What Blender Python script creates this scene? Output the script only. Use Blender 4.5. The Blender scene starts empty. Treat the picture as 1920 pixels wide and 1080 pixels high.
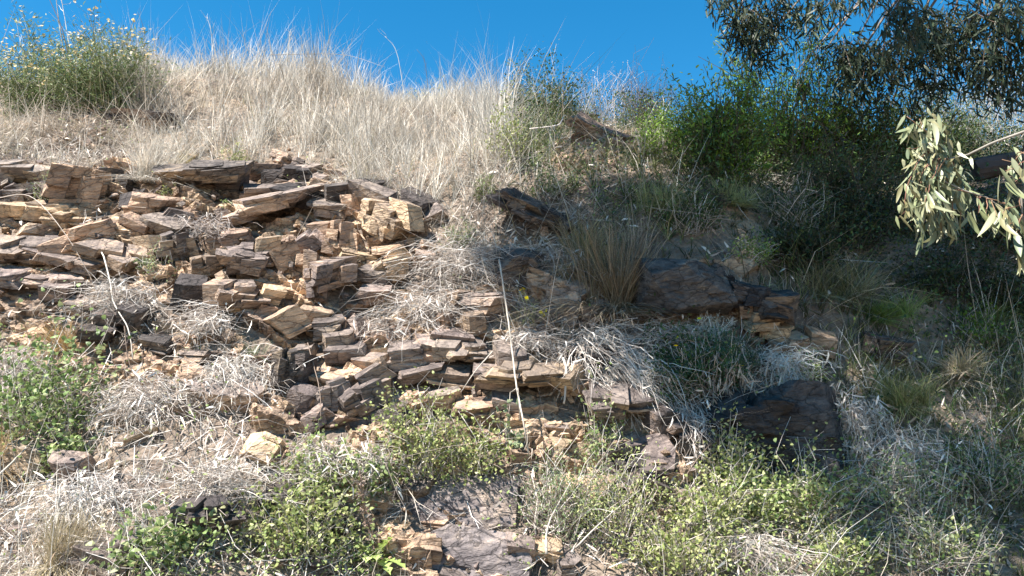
import bpy, bmesh, math, random
import numpy as np
from mathutils import Vector, Matrix, Euler

random.seed(7)
rng = np.random.default_rng(11)
S = bpy.context.scene
C = S.collection
R = math.radians

# ------------------------------------------------------------------ camera
F_PX = 1480.0
PITCH = R(12.0)
CAM = np.array([0.0, 0.0, 1.6])
cam_d = bpy.data.cameras.new("camera")
cam_d.sensor_width = 36.0
cam_d.lens = 36.0 * F_PX / 1920.0
cam_d.clip_start = 0.05
cam_d.clip_end = 2000.0
cam = bpy.data.objects.new("camera", cam_d)
C.objects.link(cam)
cam.location = CAM.tolist()
cam.rotation_euler = (R(90) + PITCH, 0, 0)
S.camera = cam

# ------------------------------------------------------------------ light
SUN = np.array([-0.43, -0.40, 0.81]); SUN = SUN / np.linalg.norm(SUN)
sun_el = math.asin(SUN[2]); sun_az = math.atan2(SUN[0], SUN[1])
w = bpy.data.worlds.new("World"); S.world = w; w.use_nodes = True
nt = w.node_tree; nt.nodes.clear()
sky = nt.nodes.new('ShaderNodeTexSky'); sky.sky_type = 'NISHITA'; sky.sun_disc = False
sky.sun_elevation = sun_el; sky.sun_rotation = sun_az
sky.air_density = 1.0; sky.dust_density = 0.0; sky.ozone_density = 4.0; sky.altitude = 300
hs = nt.nodes.new('ShaderNodeHueSaturation'); hs.inputs['Hue'].default_value = 0.487
hs.inputs['Saturation'].default_value = 1.34; hs.inputs['Value'].default_value = 1.0
bg = nt.nodes.new('ShaderNodeBackground'); bg.inputs['Strength'].default_value = 0.077
wo = nt.nodes.new('ShaderNodeOutputWorld')
nt.links.new(sky.outputs[0], hs.inputs['Color']); nt.links.new(hs.outputs[0], bg.inputs['Color'])
nt.links.new(bg.outputs[0], wo.inputs['Surface'])
sl = bpy.data.lights.new("sun", 'SUN'); sl.energy = 5.0; sl.angle = R(0.5); sl.color = (1.0, 0.955, 0.89)
so = bpy.data.objects.new("sun", sl); C.objects.link(so)
so.rotation_euler = Vector((SUN[0], SUN[1], SUN[2])).to_track_quat('Z', 'Y').to_euler()
so.location = (-8, -8, 20)
S.view_settings.view_transform = 'Standard'; S.view_settings.look = 'None'
S.view_settings.exposure = 1.6; S.view_settings.gamma = 1.0
S.view_settings.use_curve_mapping = False
S.render.engine = 'CYCLES'
S.cycles.max_bounces = 6; S.cycles.diffuse_bounces = 3; S.cycles.transmission_bounces = 3
S.cycles.transparent_max_bounces = 4; S.cycles.glossy_bounces = 2

# ------------------------------------------------------------------ numeric helpers
FWD = np.array([0, math.cos(PITCH), math.sin(PITCH)])
UPV = np.array([0, -math.sin(PITCH), math.cos(PITCH)])

def project(P):
    Q = np.asarray(P) - CAM
    d = Q @ FWD
    dd = np.where(np.abs(d) < 1e-4, 1e-4, d)
    return 960 + F_PX * Q[..., 0] / dd, 540 - F_PX * (Q @ UPV) / dd, d

def ray_point(px, py, depth):
    """the point at a pixel of the photograph, 'depth' metres ahead"""
    v = FWD + UPV * ((540 - py) / F_PX) + np.array([(px - 960) / F_PX, 0, 0])
    return CAM + v * depth

def _hash(ix, iy, seed):
    h = (ix.astype(np.int64) * 374761393 + iy.astype(np.int64) * 668265263 + seed * 1442695041) & 0xFFFFFFFF
    h = ((h ^ (h >> 13)) * 1274126177) & 0xFFFFFFFF
    return ((h ^ (h >> 16)) & 0xFFFFFF) / float(0xFFFFFF)

def vnoise(x, y, seed=0):
    x = np.asarray(x, float); y = np.asarray(y, float)
    ix = np.floor(x); iy = np.floor(y); fx = x - ix; fy = y - iy
    fx = fx * fx * (3 - 2 * fx); fy = fy * fy * (3 - 2 * fy)
    a = _hash(ix, iy, seed); b = _hash(ix + 1, iy, seed); c = _hash(ix, iy + 1, seed); d = _hash(ix + 1, iy + 1, seed)
    return (a * (1 - fx) + b * fx) * (1 - fy) + (c * (1 - fx) + d * fx) * fy * 1.0

def fbm(x, y, seed=0, o=4):
    t = 0; a = 0.5
    for i in range(o):
        t = t + a * (vnoise(x * 2 ** i, y * 2 ** i, seed + i * 17) - 0.5) * 2; a *= 0.5
    return t

def sstep(a, b, x):
    t = np.clip((x - a) / (b - a), 0, 1); return t * t * (3 - 2 * t)

# ------------------------------------------------------------------ the hillside as a surface T(u, s)
PROF = [(-60, -.3), (-6, -.05), (2.6, 0), (3.25, .12), (3.75, .62), (4.25, 1.12), (4.75, 1.72), (5.02, 2.1), (5.30, 2.72), (5.62, 3.36),
        (5.92, 3.80), (6.5, 4.32), (7.3, 5.02), (8.1, 5.66), (8.8, 6.08), (9.5, 6.22), (11.0, 6.15), (14, 5.7), (25, 4), (120, 2)]
_py = np.array([p[0] for p in PROF]); _pz = np.array([p[1] for p in PROF])
_ps = np.concatenate([[0], np.cumsum(np.hypot(np.diff(_py), np.diff(_pz)))])
S0 = float(np.interp(2.6, _py, _ps))
_ps = _ps - S0
_fs = np.linspace(-2, 16, 1801)
_k = np.hanning(41); _k /= _k.sum()
def _smooth(v):
    vv = np.interp(_fs, _ps, v); p = np.pad(vv, 20, mode='reflect', reflect_type='odd'); return np.convolve(p, _k, 'valid')
_sy, _sz = _smooth(_py), _smooth(_pz)

def prof(s):
    y = np.interp(s, _fs, _sy); z = np.interp(s, _fs, _sz)
    far = (s < -2) | (s > 16)
    return np.where(far, np.interp(s, _ps, _py), y), np.where(far, np.interp(s, _ps, _pz), z)

def T(u, s):
    u = np.asarray(u, float); s = np.asarray(s, float)
    y, z = prof(s)
    up = sstep(4.3, 8.6, s)
    crest = 1 - up * (0.068 * sstep(-3.4, -0.2, u) + 0.03 * sstep(-0.2, 1.4, u) + 0.06 * sstep(1.6, 4.5, u)) + up * .007 * fbm(u * 1.1, u * 0 + 2, 71, 3)
    on = sstep(0.4, 1.6, s)
    n = fbm(u * .55 + 3, s * .55, 5, 4) * 0.30 + fbm(u * 2.3, s * 2.3, 9, 3) * 0.06
    # the bank leans back a little towards the right, a hollow runs behind the boulder
    back = 0.45 * sstep(1.2, 4.0, u) * on
    hollow = 0.45 * np.exp(-((u - 2.6) / .9) ** 2 - ((s - 6.2) / 1.3) ** 2)
    out = n * on - hollow
    ny, nz = -0.75, 0.66
    return np.stack([u, y + back + ny * out, z * crest + nz * out], -1)

def Tn(u, s, e=0.04):
    a = T(np.asarray(u) + e, s) - T(np.asarray(u) - e, s); b = T(u, np.asarray(s) + e) - T(u, np.asarray(s) - e)
    n = np.cross(a, b); return n / np.linalg.norm(n, axis=-1, keepdims=True)

_gu, _gs = np.meshgrid(np.arange(-8, 9, .04), np.arange(0.6, 10.2, .04), indexing='ij')
_gP = T(_gu, _gs); _gx, _gy, _gd = project(_gP)
_gx = _gx.ravel(); _gy = _gy.ravel(); _gu = _gu.ravel(); _gs = _gs.ravel()

def find(px, py):
    """(u, s) of the hillside seen at a pixel"""
    i = int(np.argmin((_gx - px) ** 2 + (_gy - py) ** 2)); return _gu[i], _gs[i]

def at(px, py):
    u, s = find(px, py); P = T(u, s); d = project(P)[2]
    return P, float(d), Tn(u, s)

# ------------------------------------------------------------------ object helpers
def tag(o, label=None, cat=None, group=None, kind=None):
    if label: o['label'] = label
    if cat: o['category'] = cat
    if group: o['group'] = group
    if kind: o['kind'] = kind
    return o

def empty(name, loc, label=None, cat=None, group=None):
    o = bpy.data.objects.new(name, None); C.objects.link(o); o.location = [float(v) for v in loc]
    o.empty_display_size = 0.1
    return tag(o, label, cat, group)

def mesh_obj(name, V, faces, mat, parent=None, col=None, attrs=None, smooth=False, kind=None):
    """faces: list of (n, k) index arrays. V in world coordinates; moved to the parent's frame."""
    V = np.asarray(V, np.float32).reshape(-1, 3)
    if parent is not None:
        V = V - np.array(parent.location, np.float32)
    m = bpy.data.meshes.new(name)
    loops = np.concatenate([f.ravel() for f in faces]).astype(np.int32)
    tot = np.concatenate([np.full(len(f), f.shape[1], np.int32) for f in faces])
    start = np.concatenate([[0], np.cumsum(tot)[:-1]]).astype(np.int32)
    m.vertices.add(len(V)); m.vertices.foreach_set('co', V.ravel())
    m.loops.add(len(loops)); m.loops.foreach_set('vertex_index', loops)
    m.polygons.add(len(tot)); m.polygons.foreach_set('loop_start', start); m.polygons.foreach_set('loop_total', tot)
    if col is not None:
        a = m.color_attributes.new('Col', 'FLOAT_COLOR', 'POINT')
        c4 = np.ones((len(V), 4), np.float32); c4[:, :3] = col; a.data.foreach_set('color', c4.ravel())
    if attrs:
        for k, (dom, val) in attrs.items():
            a = m.attributes.new(k, 'FLOAT', dom); a.data.foreach_set('value', np.asarray(val, np.float32))
    m.update(calc_edges=True)
    m.polygons.foreach_set('use_smooth', np.full(len(tot), bool(smooth)))
    m.materials.append(mat)
    o = bpy.data.objects.new(name, m); C.objects.link(o)
    if parent is not None: o.parent = parent
    if kind: o['kind'] = kind
    return o

def palette(n, cols, jit=0.18):
    cols = np.array(cols, float)
    c = cols[rng.integers(0, len(cols), n)]
    k = rng.random((n, 1)); d = cols[rng.integers(0, len(cols), n)]
    c = c * (1 - k * .5) + d * k * .5
    return np.clip(c * (1 + jit * rng.normal(size=(n, 1))), 0.005, 0.9)

def unit(v):
    return v / np.maximum(np.linalg.norm(v, axis=-1, keepdims=True), 1e-9)

def blades(root, d, length, width, bend, cols, seg=3):
    """tapering ribbons: root (n,3), d unit (n,3), bend (n,3) offset of the tip"""
    n = len(root)
    side = unit(np.cross(d, rng.normal(size=(n, 3))))
    side[:, 2] *= .3
    side = unit(side) * width[:, None] * .5
    Vs = []
    for i in range(seg):
        t = i / seg
        c = root + d * (length * t)[:, None] + bend * (t * t)
        k = 1 - .55 * t
        Vs += [c - side * k, c + side * k]
    tip = root + d * length[:, None] + bend
    Vs.append(tip)
    V = np.stack(Vs, 1)
    m = 2 * seg + 1
    base = (np.arange(n) * m)[:, None]
    quads = [base + np.array([[2 * i, 2 * i + 1, 2 * i + 3, 2 * i + 2]]) for i in range(seg - 1)]
    tri = base + np.array([[2 * seg - 2, 2 * seg - 1, 2 * seg]])
    F = ([np.concatenate(quads)] if quads else []) + [tri]
    return V.reshape(-1, 3), F, np.repeat(cols, m, 0)

def leaves(root, d, nrm, length, width, cols, sickle=0.0, fat=.38, droop=0.15):
    """six-cornered leaves with a bend along the blade"""
    n = len(root)
    side = unit(np.cross(d, nrm)); up = unit(np.cross(side, d))
    L = length[:, None]; W = width[:, None] * .5
    s = (sickle * rng.normal(size=(n, 1))) * L
    def pt(t, wd, lift):
        c = root + d * L * t + side * s * (t * t) - up * L * droop * t * t
        return c + side * W * wd + up * W * lift
    V = np.stack([pt(0, 0, 0), pt(fat - .08, -1, .35), pt(fat - .08, 1, .35), pt(fat + .32, -.72, .25), pt(fat + .32, .72, .25), pt(1, 0, 0)], 1)
    b = (np.arange(n) * 6)[:, None]
    tr = np.concatenate([b + [[0, 2, 1]], b + [[3, 4, 5]]]); q = b + [[1, 2, 4, 3]]
    return V.reshape(-1, 3), [tr, q], np.repeat(cols, 6, 0)

def tubes(paths, r0, r1, cols, sides=3):
    """paths (n,k,3)"""
    n, k, _ = paths.shape
    tan = unit(np.gradient(paths, axis=1))
    ref = unit(rng.normal(size=(n, 1, 3))) * np.ones((1, k, 1))
    a = unit(np.cross(tan, ref)); b = np.cross(tan, a)
    t = np.linspace(0, 1, k)[None, :, None]
    rad = (np.asarray(r0).reshape(-1, 1, 1) * (1 - t) + np.asarray(r1).reshape(-1, 1, 1) * t)
    ring = [paths + (a * math.cos(2 * math.pi * j / sides) + b * math.sin(2 * math.pi * j / sides)) * rad for j in range(sides)]
    V = np.stack(ring, 2)           # n,k,sides,3
    idx = np.arange(n * k * sides).reshape(n, k, sides)
    q = []
    for j in range(sides):
        j2 = (j + 1) % sides
        q.append(np.stack([idx[:, :-1, j], idx[:, :-1, j2], idx[:, 1:, j2], idx[:, 1:, j]], -1).reshape(-1, 4))
    caps = [idx[:, -1, :].reshape(-1, sides), idx[:, 0, ::-1].reshape(-1, sides)]
    return V.reshape(-1, 3), [np.concatenate(q)] + caps, np.repeat(cols, k * sides, 0)

def curve_paths(a, b, k, wob, sag=None):
    """wobbly paths from a to b (n,3)"""
    n = len(a); t = np.linspace(0, 1, k)[None, :, None]
    P = a[:, None] * (1 - t) + b[:, None] * t
    L = np.linalg.norm(b - a, axis=1)[:, None, None]
    c1 = rng.normal(size=(n, 1, 3)); c2 = rng.normal(size=(n, 1, 3)); c3 = rng.normal(size=(n, k, 3))
    P = P + wob * L * (c1 * np.sin(math.pi * t) + .5 * c2 * np.sin(2 * math.pi * t) + .18 * c3 * (t > 0))
    if sag is not None: P = P + np.array(sag) * (4 * t * (1 - t)) * L
    return P

def merge(parts):
    V = []; F = {}; Cc = []; off = 0
    for v, fs, c in parts:
        V.append(v); Cc.append(c)
        for f in fs: F.setdefault(f.shape[1], []).append(f + off)
        off += len(v)
    return np.concatenate(V), [np.concatenate(x) for x in F.values()], np.concatenate(Cc)

# ------------------------------------------------------------------ materials
def new_mat(name):
    m = bpy.data.materials.new(name); m.use_nodes = True
    t = m.node_tree; t.nodes.clear(); return m, t, t.nodes, t.links

def plant_mat(name, trans=0.3, rough=0.6, spec=0.3, bump=False):
    m, t, N, L = new_mat(name)
    at_ = N.new('ShaderNodeAttribute'); at_.attribute_name = 'Col'
    g = N.new('ShaderNodeNewGeometry'); nz = N.new('ShaderNodeTexNoise'); nz.inputs['Scale'].default_value = 9
    L.new(g.outputs['Position'], nz.inputs['Vector'])
    mr = N.new('ShaderNodeMapRange'); mr.inputs[1].default_value = .3; mr.inputs[2].default_value = .7; mr.inputs[3].default_value = .78; mr.inputs[4].default_value = 1.22
    L.new(nz.outputs[0], mr.inputs[0])
    mx = N.new('ShaderNodeMix'); mx.data_type = 'RGBA'; mx.blend_type = 'MULTIPLY'; mx.inputs[0].default_value = 1
    L.new(at_.outputs['Color'], mx.inputs[6]); L.new(mr.outputs[0], mx.inputs[7])
    p = N.new('ShaderNodeBsdfPrincipled'); p.inputs['Roughness'].default_value = rough; p.inputs['Specular IOR Level'].default_value = spec
    L.new(mx.outputs[2], p.inputs['Base Color'])
    o = N.new('ShaderNodeOutputMaterial')
    if trans > 0:
        tr = N.new('ShaderNodeBsdfTranslucent'); L.new(mx.outputs[2], tr.inputs['Color'])
        ms = N.new('ShaderNodeMixShader'); ms.inputs[0].default_value = trans
        L.new(p.outputs[0], ms.inputs[1]); L.new(tr.outputs[0], ms.inputs[2]); L.new(ms.outputs[0], o.inputs[0])
    else:
        L.new(p.outputs[0], o.inputs[0])
    return m

M_STRAW = plant_mat('dry_straw', .25, .7, .2)
M_LEAF = plant_mat('green_leaf', .35, .5, .35)
M_GUM = plant_mat('gum_leaf', .12, .5, .3)
M_TWIG = plant_mat('dead_twig', 0, .85, .15)
M_FLOWER = plant_mat('petals', .3, .7, .1)

def ramp(N, stops):
    r = N.new('ShaderNodeValToRGB'); e = r.color_ramp.elements
    while len(e) < len(stops): e.new(.5)
    for i, (p_, c) in enumerate(stops): e[i].position = p_; e[i].color = (*c, 1)
    return r

def rock_mat(name, varnish, mid, tan, bias=0.0, bstr=0.6):
    m, t, N, L = new_mat(name)
    g = N.new('ShaderNodeNewGeometry')
    mp = N.new('ShaderNodeMapping'); mp.inputs['Rotation'].default_value = (R(-28), R(6), 0)
    L.new(g.outputs['Position'], mp.inputs['Vector'])
    def noise(scale, detail, rough=.55, stretch=None, dist=0.0):
        n = N.new('ShaderNodeTexNoise'); n.inputs['Scale'].default_value = scale; n.inputs['Detail'].default_value = detail
        n.inputs['Roughness'].default_value = rough; n.inputs['Distortion'].default_value = dist
        if stretch:
            m2 = N.new('ShaderNodeMapping'); m2.inputs['Scale'].default_value = stretch
            L.new(mp.outputs[0], m2.inputs['Vector']); L.new(m2.outputs[0], n.inputs['Vector'])
        else: L.new(mp.outputs[0], n.inputs['Vector'])
        return n
    big = noise(2.2, 4); med = noise(11, 6, .65); fine = noise(60, 5, .7); lam = noise(9, 6, .7, (.8, .8, 5), .9); crk = noise(5, 8, .75, (1, 1, 2.2), 1.5)
    def voro(scale, stretch, feat, dist):
        v_ = N.new('ShaderNodeTexVoronoi'); v_.feature = feat; v_.inputs['Scale'].default_value = scale
        m2 = N.new('ShaderNodeMapping'); m2.inputs['Scale'].default_value = stretch
        ad = N.new('ShaderNodeMixRGB'); ad.blend_type = 'ADD'; ad.inputs[0].default_value = dist
        L.new(mp.outputs[0], m2.inputs['Vector']); L.new(m2.outputs[0], ad.inputs[1]); L.new(med.outputs[1], ad.inputs[2]); L.new(ad.outputs[0], v_.inputs['Vector']); return v_
    chip = voro(11, (1, 1, 3.2), 'F1', .10); chip2 = voro(34, (1, 1, 2.6), 'F1', .04); joint = voro(5.5, (1, 1, 2.8), 'DISTANCE_TO_EDGE', .14)
    fr = N.new('ShaderNodeAttribute'); fr.attribute_name = 'fresh'
    rn = N.new('ShaderNodeAttribute'); rn.attribute_name = 'rnd'
    oi = N.new('ShaderNodeObjectInfo')
    def math_(op, a, b, c=None):
        n = N.new('ShaderNodeMath'); n.operation = op
        for i, v in enumerate((a, b, c)):
            if v is None: continue
            if isinstance(v, (int, float)): n.inputs[i].default_value = v
            else: L.new(v, n.inputs[i])
        return n.outputs[0]
    rnd = math_('FRACT', math_('ADD', rn.outputs['Fac'], oi.outputs['Random']), 0)
    f = math_('MULTIPLY_ADD', fr.outputs['Fac'], .50, bias)
    f = math_('ADD', f, math_('MULTIPLY_ADD', big.outputs[0], 1.1, -.55))
    f = math_('ADD', f, math_('MULTIPLY_ADD', med.outputs[0], 1.3, -.65))
    f = math_('ADD', f, math_('MULTIPLY_ADD', lam.outputs[0], .7, -.35))
    f = math_('ADD', f, math_('MULTIPLY_ADD', crk.outputs[0], .8, -.40))
    f = math_('ADD', f, math_('MULTIPLY', rnd, .38))
    rp = ramp(N, [(0.0, varnish), (.42, mid), (.78, tan), (1.0, tuple(min(1, c * 1.25) for c in tan))]); L.new(f, rp.inputs[0])
    hsv = N.new('ShaderNodeHueSaturation'); L.new(rp.outputs[0], hsv.inputs['Color'])
    L.new(math_('MULTIPLY_ADD', math_('FRACT', math_('MULTIPLY', rnd, 7.3), 0), .02, .49), hsv.inputs['Hue'])
    v = math_('MULTIPLY_ADD', math_('FRACT', math_('MULTIPLY', rnd, 3.7), 0), .4, .72)
    v = math_('MULTIPLY', v, math_('MULTIPLY_ADD', fine.outputs[0], .7, .65))
    v = math_('MULTIPLY', v, math_('MULTIPLY_ADD', lam.outputs[0], .7, .65))
    v = math_('MULTIPLY', v, math_('MULTIPLY_ADD', crk.outputs[0], .8, .60))
    jl = N.new('ShaderNodeMapRange'); jl.inputs[1].default_value = 0; jl.inputs[2].default_value = .045; jl.inputs[3].default_value = .42; jl.inputs[4].default_value = 1; L.new(joint.outputs['Distance'], jl.inputs[0])
    v = math_('MULTIPLY', v, jl.outputs[0])
    sc_ = N.new('ShaderNodeSeparateColor'); L.new(chip.outputs['Color'], sc_.inputs[0])
    v = math_('MULTIPLY', v, math_('MULTIPLY_ADD', sc_.outputs[0], .36, .82))
    L.new(v, hsv.inputs['Value'])
    p = N.new('ShaderNodeBsdfPrincipled'); p.inputs['Roughness'].default_value = .8; p.inputs['Specular IOR Level'].default_value = .25
    L.new(hsv.outputs[0], p.inputs['Base Color'])
    h = math_('ADD', math_('MULTIPLY', crk.outputs[0], 1.0), math_('MULTIPLY', lam.outputs[0], .8))
    h = math_('ADD', h, math_('MULTIPLY', fine.outputs[0], .25))
    h = math_('ADD', h, math_('MULTIPLY', chip.outputs['Distance'], -.6)); h = math_('ADD', h, math_('MULTIPLY', sc_.outputs[1], .45))
    h = math_('ADD', h, math_('MULTIPLY', chip2.outputs['Distance'], -.35)); h = math_('ADD', h, math_('MULTIPLY', jl.outputs[0], .5))
    b = N.new('ShaderNodeBump'); b.inputs['Strength'].default_value = bstr; b.inputs['Distance'].default_value = .022
    L.new(h, b.inputs['Height']); L.new(b.outputs[0], p.inputs['Normal'])
    o = N.new('ShaderNodeOutputMaterial'); L.new(p.outputs[0], o.inputs[0])
    return m

M_ROCK = rock_mat('weathered_slate', (.135, .107, .097), (.275, .216, .18), (.46, .33, .23), -.03, .8)
M_TANROCK = rock_mat('tan_slate', (.20, .15, .12), (.385, .27, .185), (.56, .39, .255), .02, .8)
M_DARKROCK = rock_mat('dark_varnished_rock', (.060, .050, .047), (.125, .102, .09), (.28, .20, .14), -.16, .9)

M_FLUSH = rock_mat('purple_grey_bedrock', (.10, .085, .085), (.19, .16, .15), (.33, .26, .20), -.12, .7)
M_BROWN = rock_mat('reddish_brown_earth_rock', (.11, .07, .055), (.21, .135, .10), (.32, .21, .145), 0, .7)

def soil_mat():
    m, t, N, L = new_mat('stony_soil')
    g = N.new('ShaderNodeNewGeometry')
    def noise(s, d, r=.6):
        n = N.new('ShaderNodeTexNoise'); n.inputs['Scale'].default_value = s; n.inputs['Detail'].default_value = d; n.inputs['Roughness'].default_value = r
        L.new(g.outputs['Position'], n.inputs['Vector']); return n
    a = noise(1.3, 5); b = noise(18, 8, .7); vo = N.new('ShaderNodeTexVoronoi'); vo.inputs['Scale'].default_value = 28
    L.new(g.outputs['Position'], vo.inputs['Vector'])
    r1 = ramp(N, [(.3, (.13, .10, .085)), (.5, (.22, .175, .14)), (.7, (.33, .25, .18))]); L.new(a.outputs[0], r1.inputs[0])
    mx = N.new('ShaderNodeMix'); mx.data_type = 'RGBA'; mx.blend_type = 'OVERLAY'; mx.inputs[0].default_value = .8
    r2 = ramp(N, [(.3, (.2, .2, .2)), (.75, (.8, .78, .75))]); L.new(b.outputs[0], r2.inputs[0])
    L.new(r1.outputs[0], mx.inputs[6]); L.new(r2.outputs[0], mx.inputs[7])
    p = N.new('ShaderNodeBsdfPrincipled'); p.inputs['Roughness'].default_value = .95; p.inputs['Specular IOR Level'].default_value = .1
    L.new(mx.outputs[2], p.inputs['Base Color'])
    ad = N.new('ShaderNodeMath'); ad.operation = 'SUBTRACT'; L.new(b.outputs[0], ad.inputs[0]); L.new(vo.outputs['Distance'], ad.inputs[1])
    bp = N.new('ShaderNodeBump'); bp.inputs['Strength'].default_value = .8; bp.inputs['Distance'].default_value = .03
    L.new(ad.outputs[0], bp.inputs['Height']); L.new(bp.outputs[0], p.inputs['Normal'])
    o = N.new('ShaderNodeOutputMaterial'); L.new(p.outputs[0], o.inputs[0]); return m
M_SOIL = soil_mat()

# ------------------------------------------------------------------ hillside
us = np.concatenate([[-150, -90, -50, -30, -20, -14, -10], np.arange(-8, 9.01, .085), [10, 12, 15, 20, 30, 50, 90, 150]])
ss = np.concatenate([_ps[0] + np.array([0, 20, 35, 45, 52, 56]), np.arange(-3, 0.3, .3), np.arange(.3, 10.5, .085), np.arange(10.6, 16, .4), [18, 22, 30, 45, 70, 100]])
ss = np.unique(ss[ss < _ps[-1]])
UU, SS = np.meshgrid(us, ss, indexing='ij')
P = T(UU, SS)
nu, ns = UU.shape
idx = np.arange(nu * ns).reshape(nu, ns)
q = np.stack([idx[:-1, :-1], idx[1:, :-1], idx[1:, 1:], idx[:-1, 1:]], -1).reshape(-1, 4)
hill = mesh_obj('hillside', P.reshape(-1, 3), [q], M_SOIL, smooth=True, kind='structure')

# ------------------------------------------------------------------ map of ground cover (80 px cells of the photograph)
# W tall pale dry grass, w shorter dry grass, T dead twig thatch, R bare rock, r rock with some thatch,
# M green leafy weeds in thatch, G green grass, D shaded scrub, E bare earth, L leaf litter, . none
GRID = [
    "eeewWWWWWWWW............",
    "eeeWWWWWWWWWWDDDDDDDDDDD",
    "eewWWWWWWWWWDDDDDDDDDDDD",
    "wTTwwWWWWWWWGEEDDDDDDDDD",
    "RRrrRRRrwWWwGGGGDDDDDDDD",
    "RRRRRRRRRrTTLTGGDDDDDDDD",
    "RRRRrRRRRRTTRLTrrDDDDDDD",
    "rrTTRRRRRRrRRTTRRRGDDDDG",
    "MrrrrRRRRRrRTTTDMRGGGGGG",
    "MMTTTTRRRRRRRRTDMMGGGGGG",
    "MMTTTTrRRRRRRRRRrrrGGGGG",
    "wMTTTTTMrMMMMrRrMMMGMMGG",
    "TTTTTTTMMrrMMMMMMMGGMGGG",
    "TTTMMMMMMrRrMMMMMGMGGMGG",
    "TTTMMMMMMrRrMMMMMMGGMGGG"]
GA = np.array([list(r) for r in GRID])

def cover(px, py, wob=30):
    x = px / 80 - .5 + 0; y = py / 80 - .5
    x = x + wob / 80 * fbm(px / 60, py / 60, 31, 3) * 2 ; y = y + wob / 80 * fbm(px / 60, py / 60, 77, 3) * 2
    i = np.clip(np.round(y).astype(int), 0, GA.shape[0] - 1); j = np.clip(np.round(x).astype(int), 0, GA.shape[1] - 1)
    return GA[i, j]

def scatter(n, dens, u0=-8, u1=8.5, s0=.5, s1=10.6, wob=30):
    u = rng.uniform(u0, u1, n); s = rng.uniform(s0, s1, n)
    P_ = T(u, s); x, y, d = project(P_)
    c = cover(x, y, wob)
    # beside the frame the nearest column goes on
    pr = np.zeros(n)
    for k, v in dens.items(): pr[c == k] = v
    keep = rng.random(n) < pr
    return u[keep], s[keep], P_[keep], x[keep], y[keep], d[keep], c[keep]

# ------------------------------------------------------------------ stones
def block_template(seed):
    """a fractured block: one to four beds, each a slanted prism with its own broken outline"""
    r = random.Random(seed)
    nl = r.choice([1, 1, 1, 2, 2, 3])
    cuts = sorted(r.uniform(-.4, .4) for _ in range(nl - 1)); zs = [-.5] + cuts + [.5]
    base = []
    for cx, cy in ((-.5, -.5), (.5, -.5), (.5, .5), (-.5, .5)):
        base.append([cx * r.uniform(.72, 1.08), cy * r.uniform(.7, 1.08)])
    base.insert(1, [r.uniform(-.3, .3), -.5 * r.uniform(.75, 1.35)])
    if r.random() < .5: base.insert(3, [.5 * r.uniform(.8, 1.15), r.uniform(-.2, .3)])
    lean = (r.uniform(-.22, .22), r.uniform(-.05, .30))
    Vs = []; Fs = []; fr = []; off = 0
    tiltx = r.uniform(-.12, .12); tilty = r.uniform(-.1, .1)
    for li in range(nl):
        z0, z1 = zs[li] - .012, zs[li + 1]
        j = .10 if nl > 1 else .03; sh = [[p[0] + r.uniform(-j, j), p[1] + r.uniform(-j * 1.4, j * 1.4)] for p in base]
        drop = (nl - 1 - li) * 0.0
        bm = bmesh.new()
        for (x, y) in sh:
            for z in (z0, z1):
                k = z + .5
                xx = x + lean[0] * (k - .5) + r.uniform(-.03, .03); yy = y - lean[1] * (k - .5) + r.uniform(-.03, .03)
                zz = z + tiltx * x * (z1 - z0) + (tilty * y if z == z1 else 0) * (z1 - z0) + r.uniform(-.035, .035) * (1 if z == z1 else .3)
                if z == z1 and r.random() < .16:
                    bm.verts.new((xx * .8, yy * .82, zz)); bm.verts.new((xx, yy, zz - (z1 - z0) * r.uniform(.25, .6)))
                else: bm.verts.new((xx, yy, zz))
        bmesh.ops.convex_hull(bm, input=bm.verts)
        bmesh.ops.delete(bm, geom=[v for v in bm.verts if not v.link_faces], context='VERTS')
        bmesh.ops.recalc_face_normals(bm, faces=bm.faces); bmesh.ops.triangulate(bm, faces=bm.faces)
        bm.verts.index_update()
        Vs.append(np.array([v.co[:] for v in bm.verts])); Fs.append(np.array([[v.index for v in f.verts] for f in bm.faces]) + off); off += len(Vs[-1])
        lay = r.uniform(-.2, .2); sd = r.uniform(.05, .95)
        for f in bm.faces:
            q_ = round(math.atan2(f.normal.y, f.normal.x) * 3) * .07
            fr.append(lay + (.15 if f.normal.z > .6 else (.8 if f.normal.z < -.5 else sd + q_ % .3)))
        bm.free()
    return np.concatenate(Vs), np.concatenate(Fs), np.array(fr)

TEMPL = [block_template(100 + i) for i in range(36)]
def composite(seed):
    """a larger block broken into several interlocking pieces of bed"""
    r = random.Random(seed); V = []; F = []; fr = []; off = 0; nb = r.choice([3, 4, 5])
    for i in range(nb + 1):
        v, f, a = TEMPL[r.randrange(36)]
        if i == nb: sz = np.array([.85, .8, .5]); o_ = np.array([0, .08, -.1]); ang = 0
        else:
            fx = (i + .5) / nb - .5; th = r.uniform(.35, .8)
            sz = np.array([r.uniform(.3, .62), r.uniform(.6, .95), th]); o_ = np.array([fx * .85, r.uniform(-.14, .08), (1 - th) * r.uniform(-.55, .55)]); ang = r.gauss(0, 14)
        a2 = np.array(Matrix.Rotation(R(ang), 3, 'Z') @ Matrix.Rotation(R(r.gauss(0, 5)), 3, 'Y'))
        V.append((v * sz) @ a2.T + o_); F.append(f + off); off += len(v); fr.append(a)
    return np.concatenate(V), np.concatenate(F), np.concatenate(fr)
TEMPL += [composite(500 + i) for i in range(14)]
def templ_mesh(i, mat):
    V, F, fr = TEMPL[i]
    o = mesh_obj('stone', V, [F], mat, attrs={'fresh': ('FACE', fr)})
    m = o.data; bpy.data.objects.remove(o); return m
TM = {}
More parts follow.
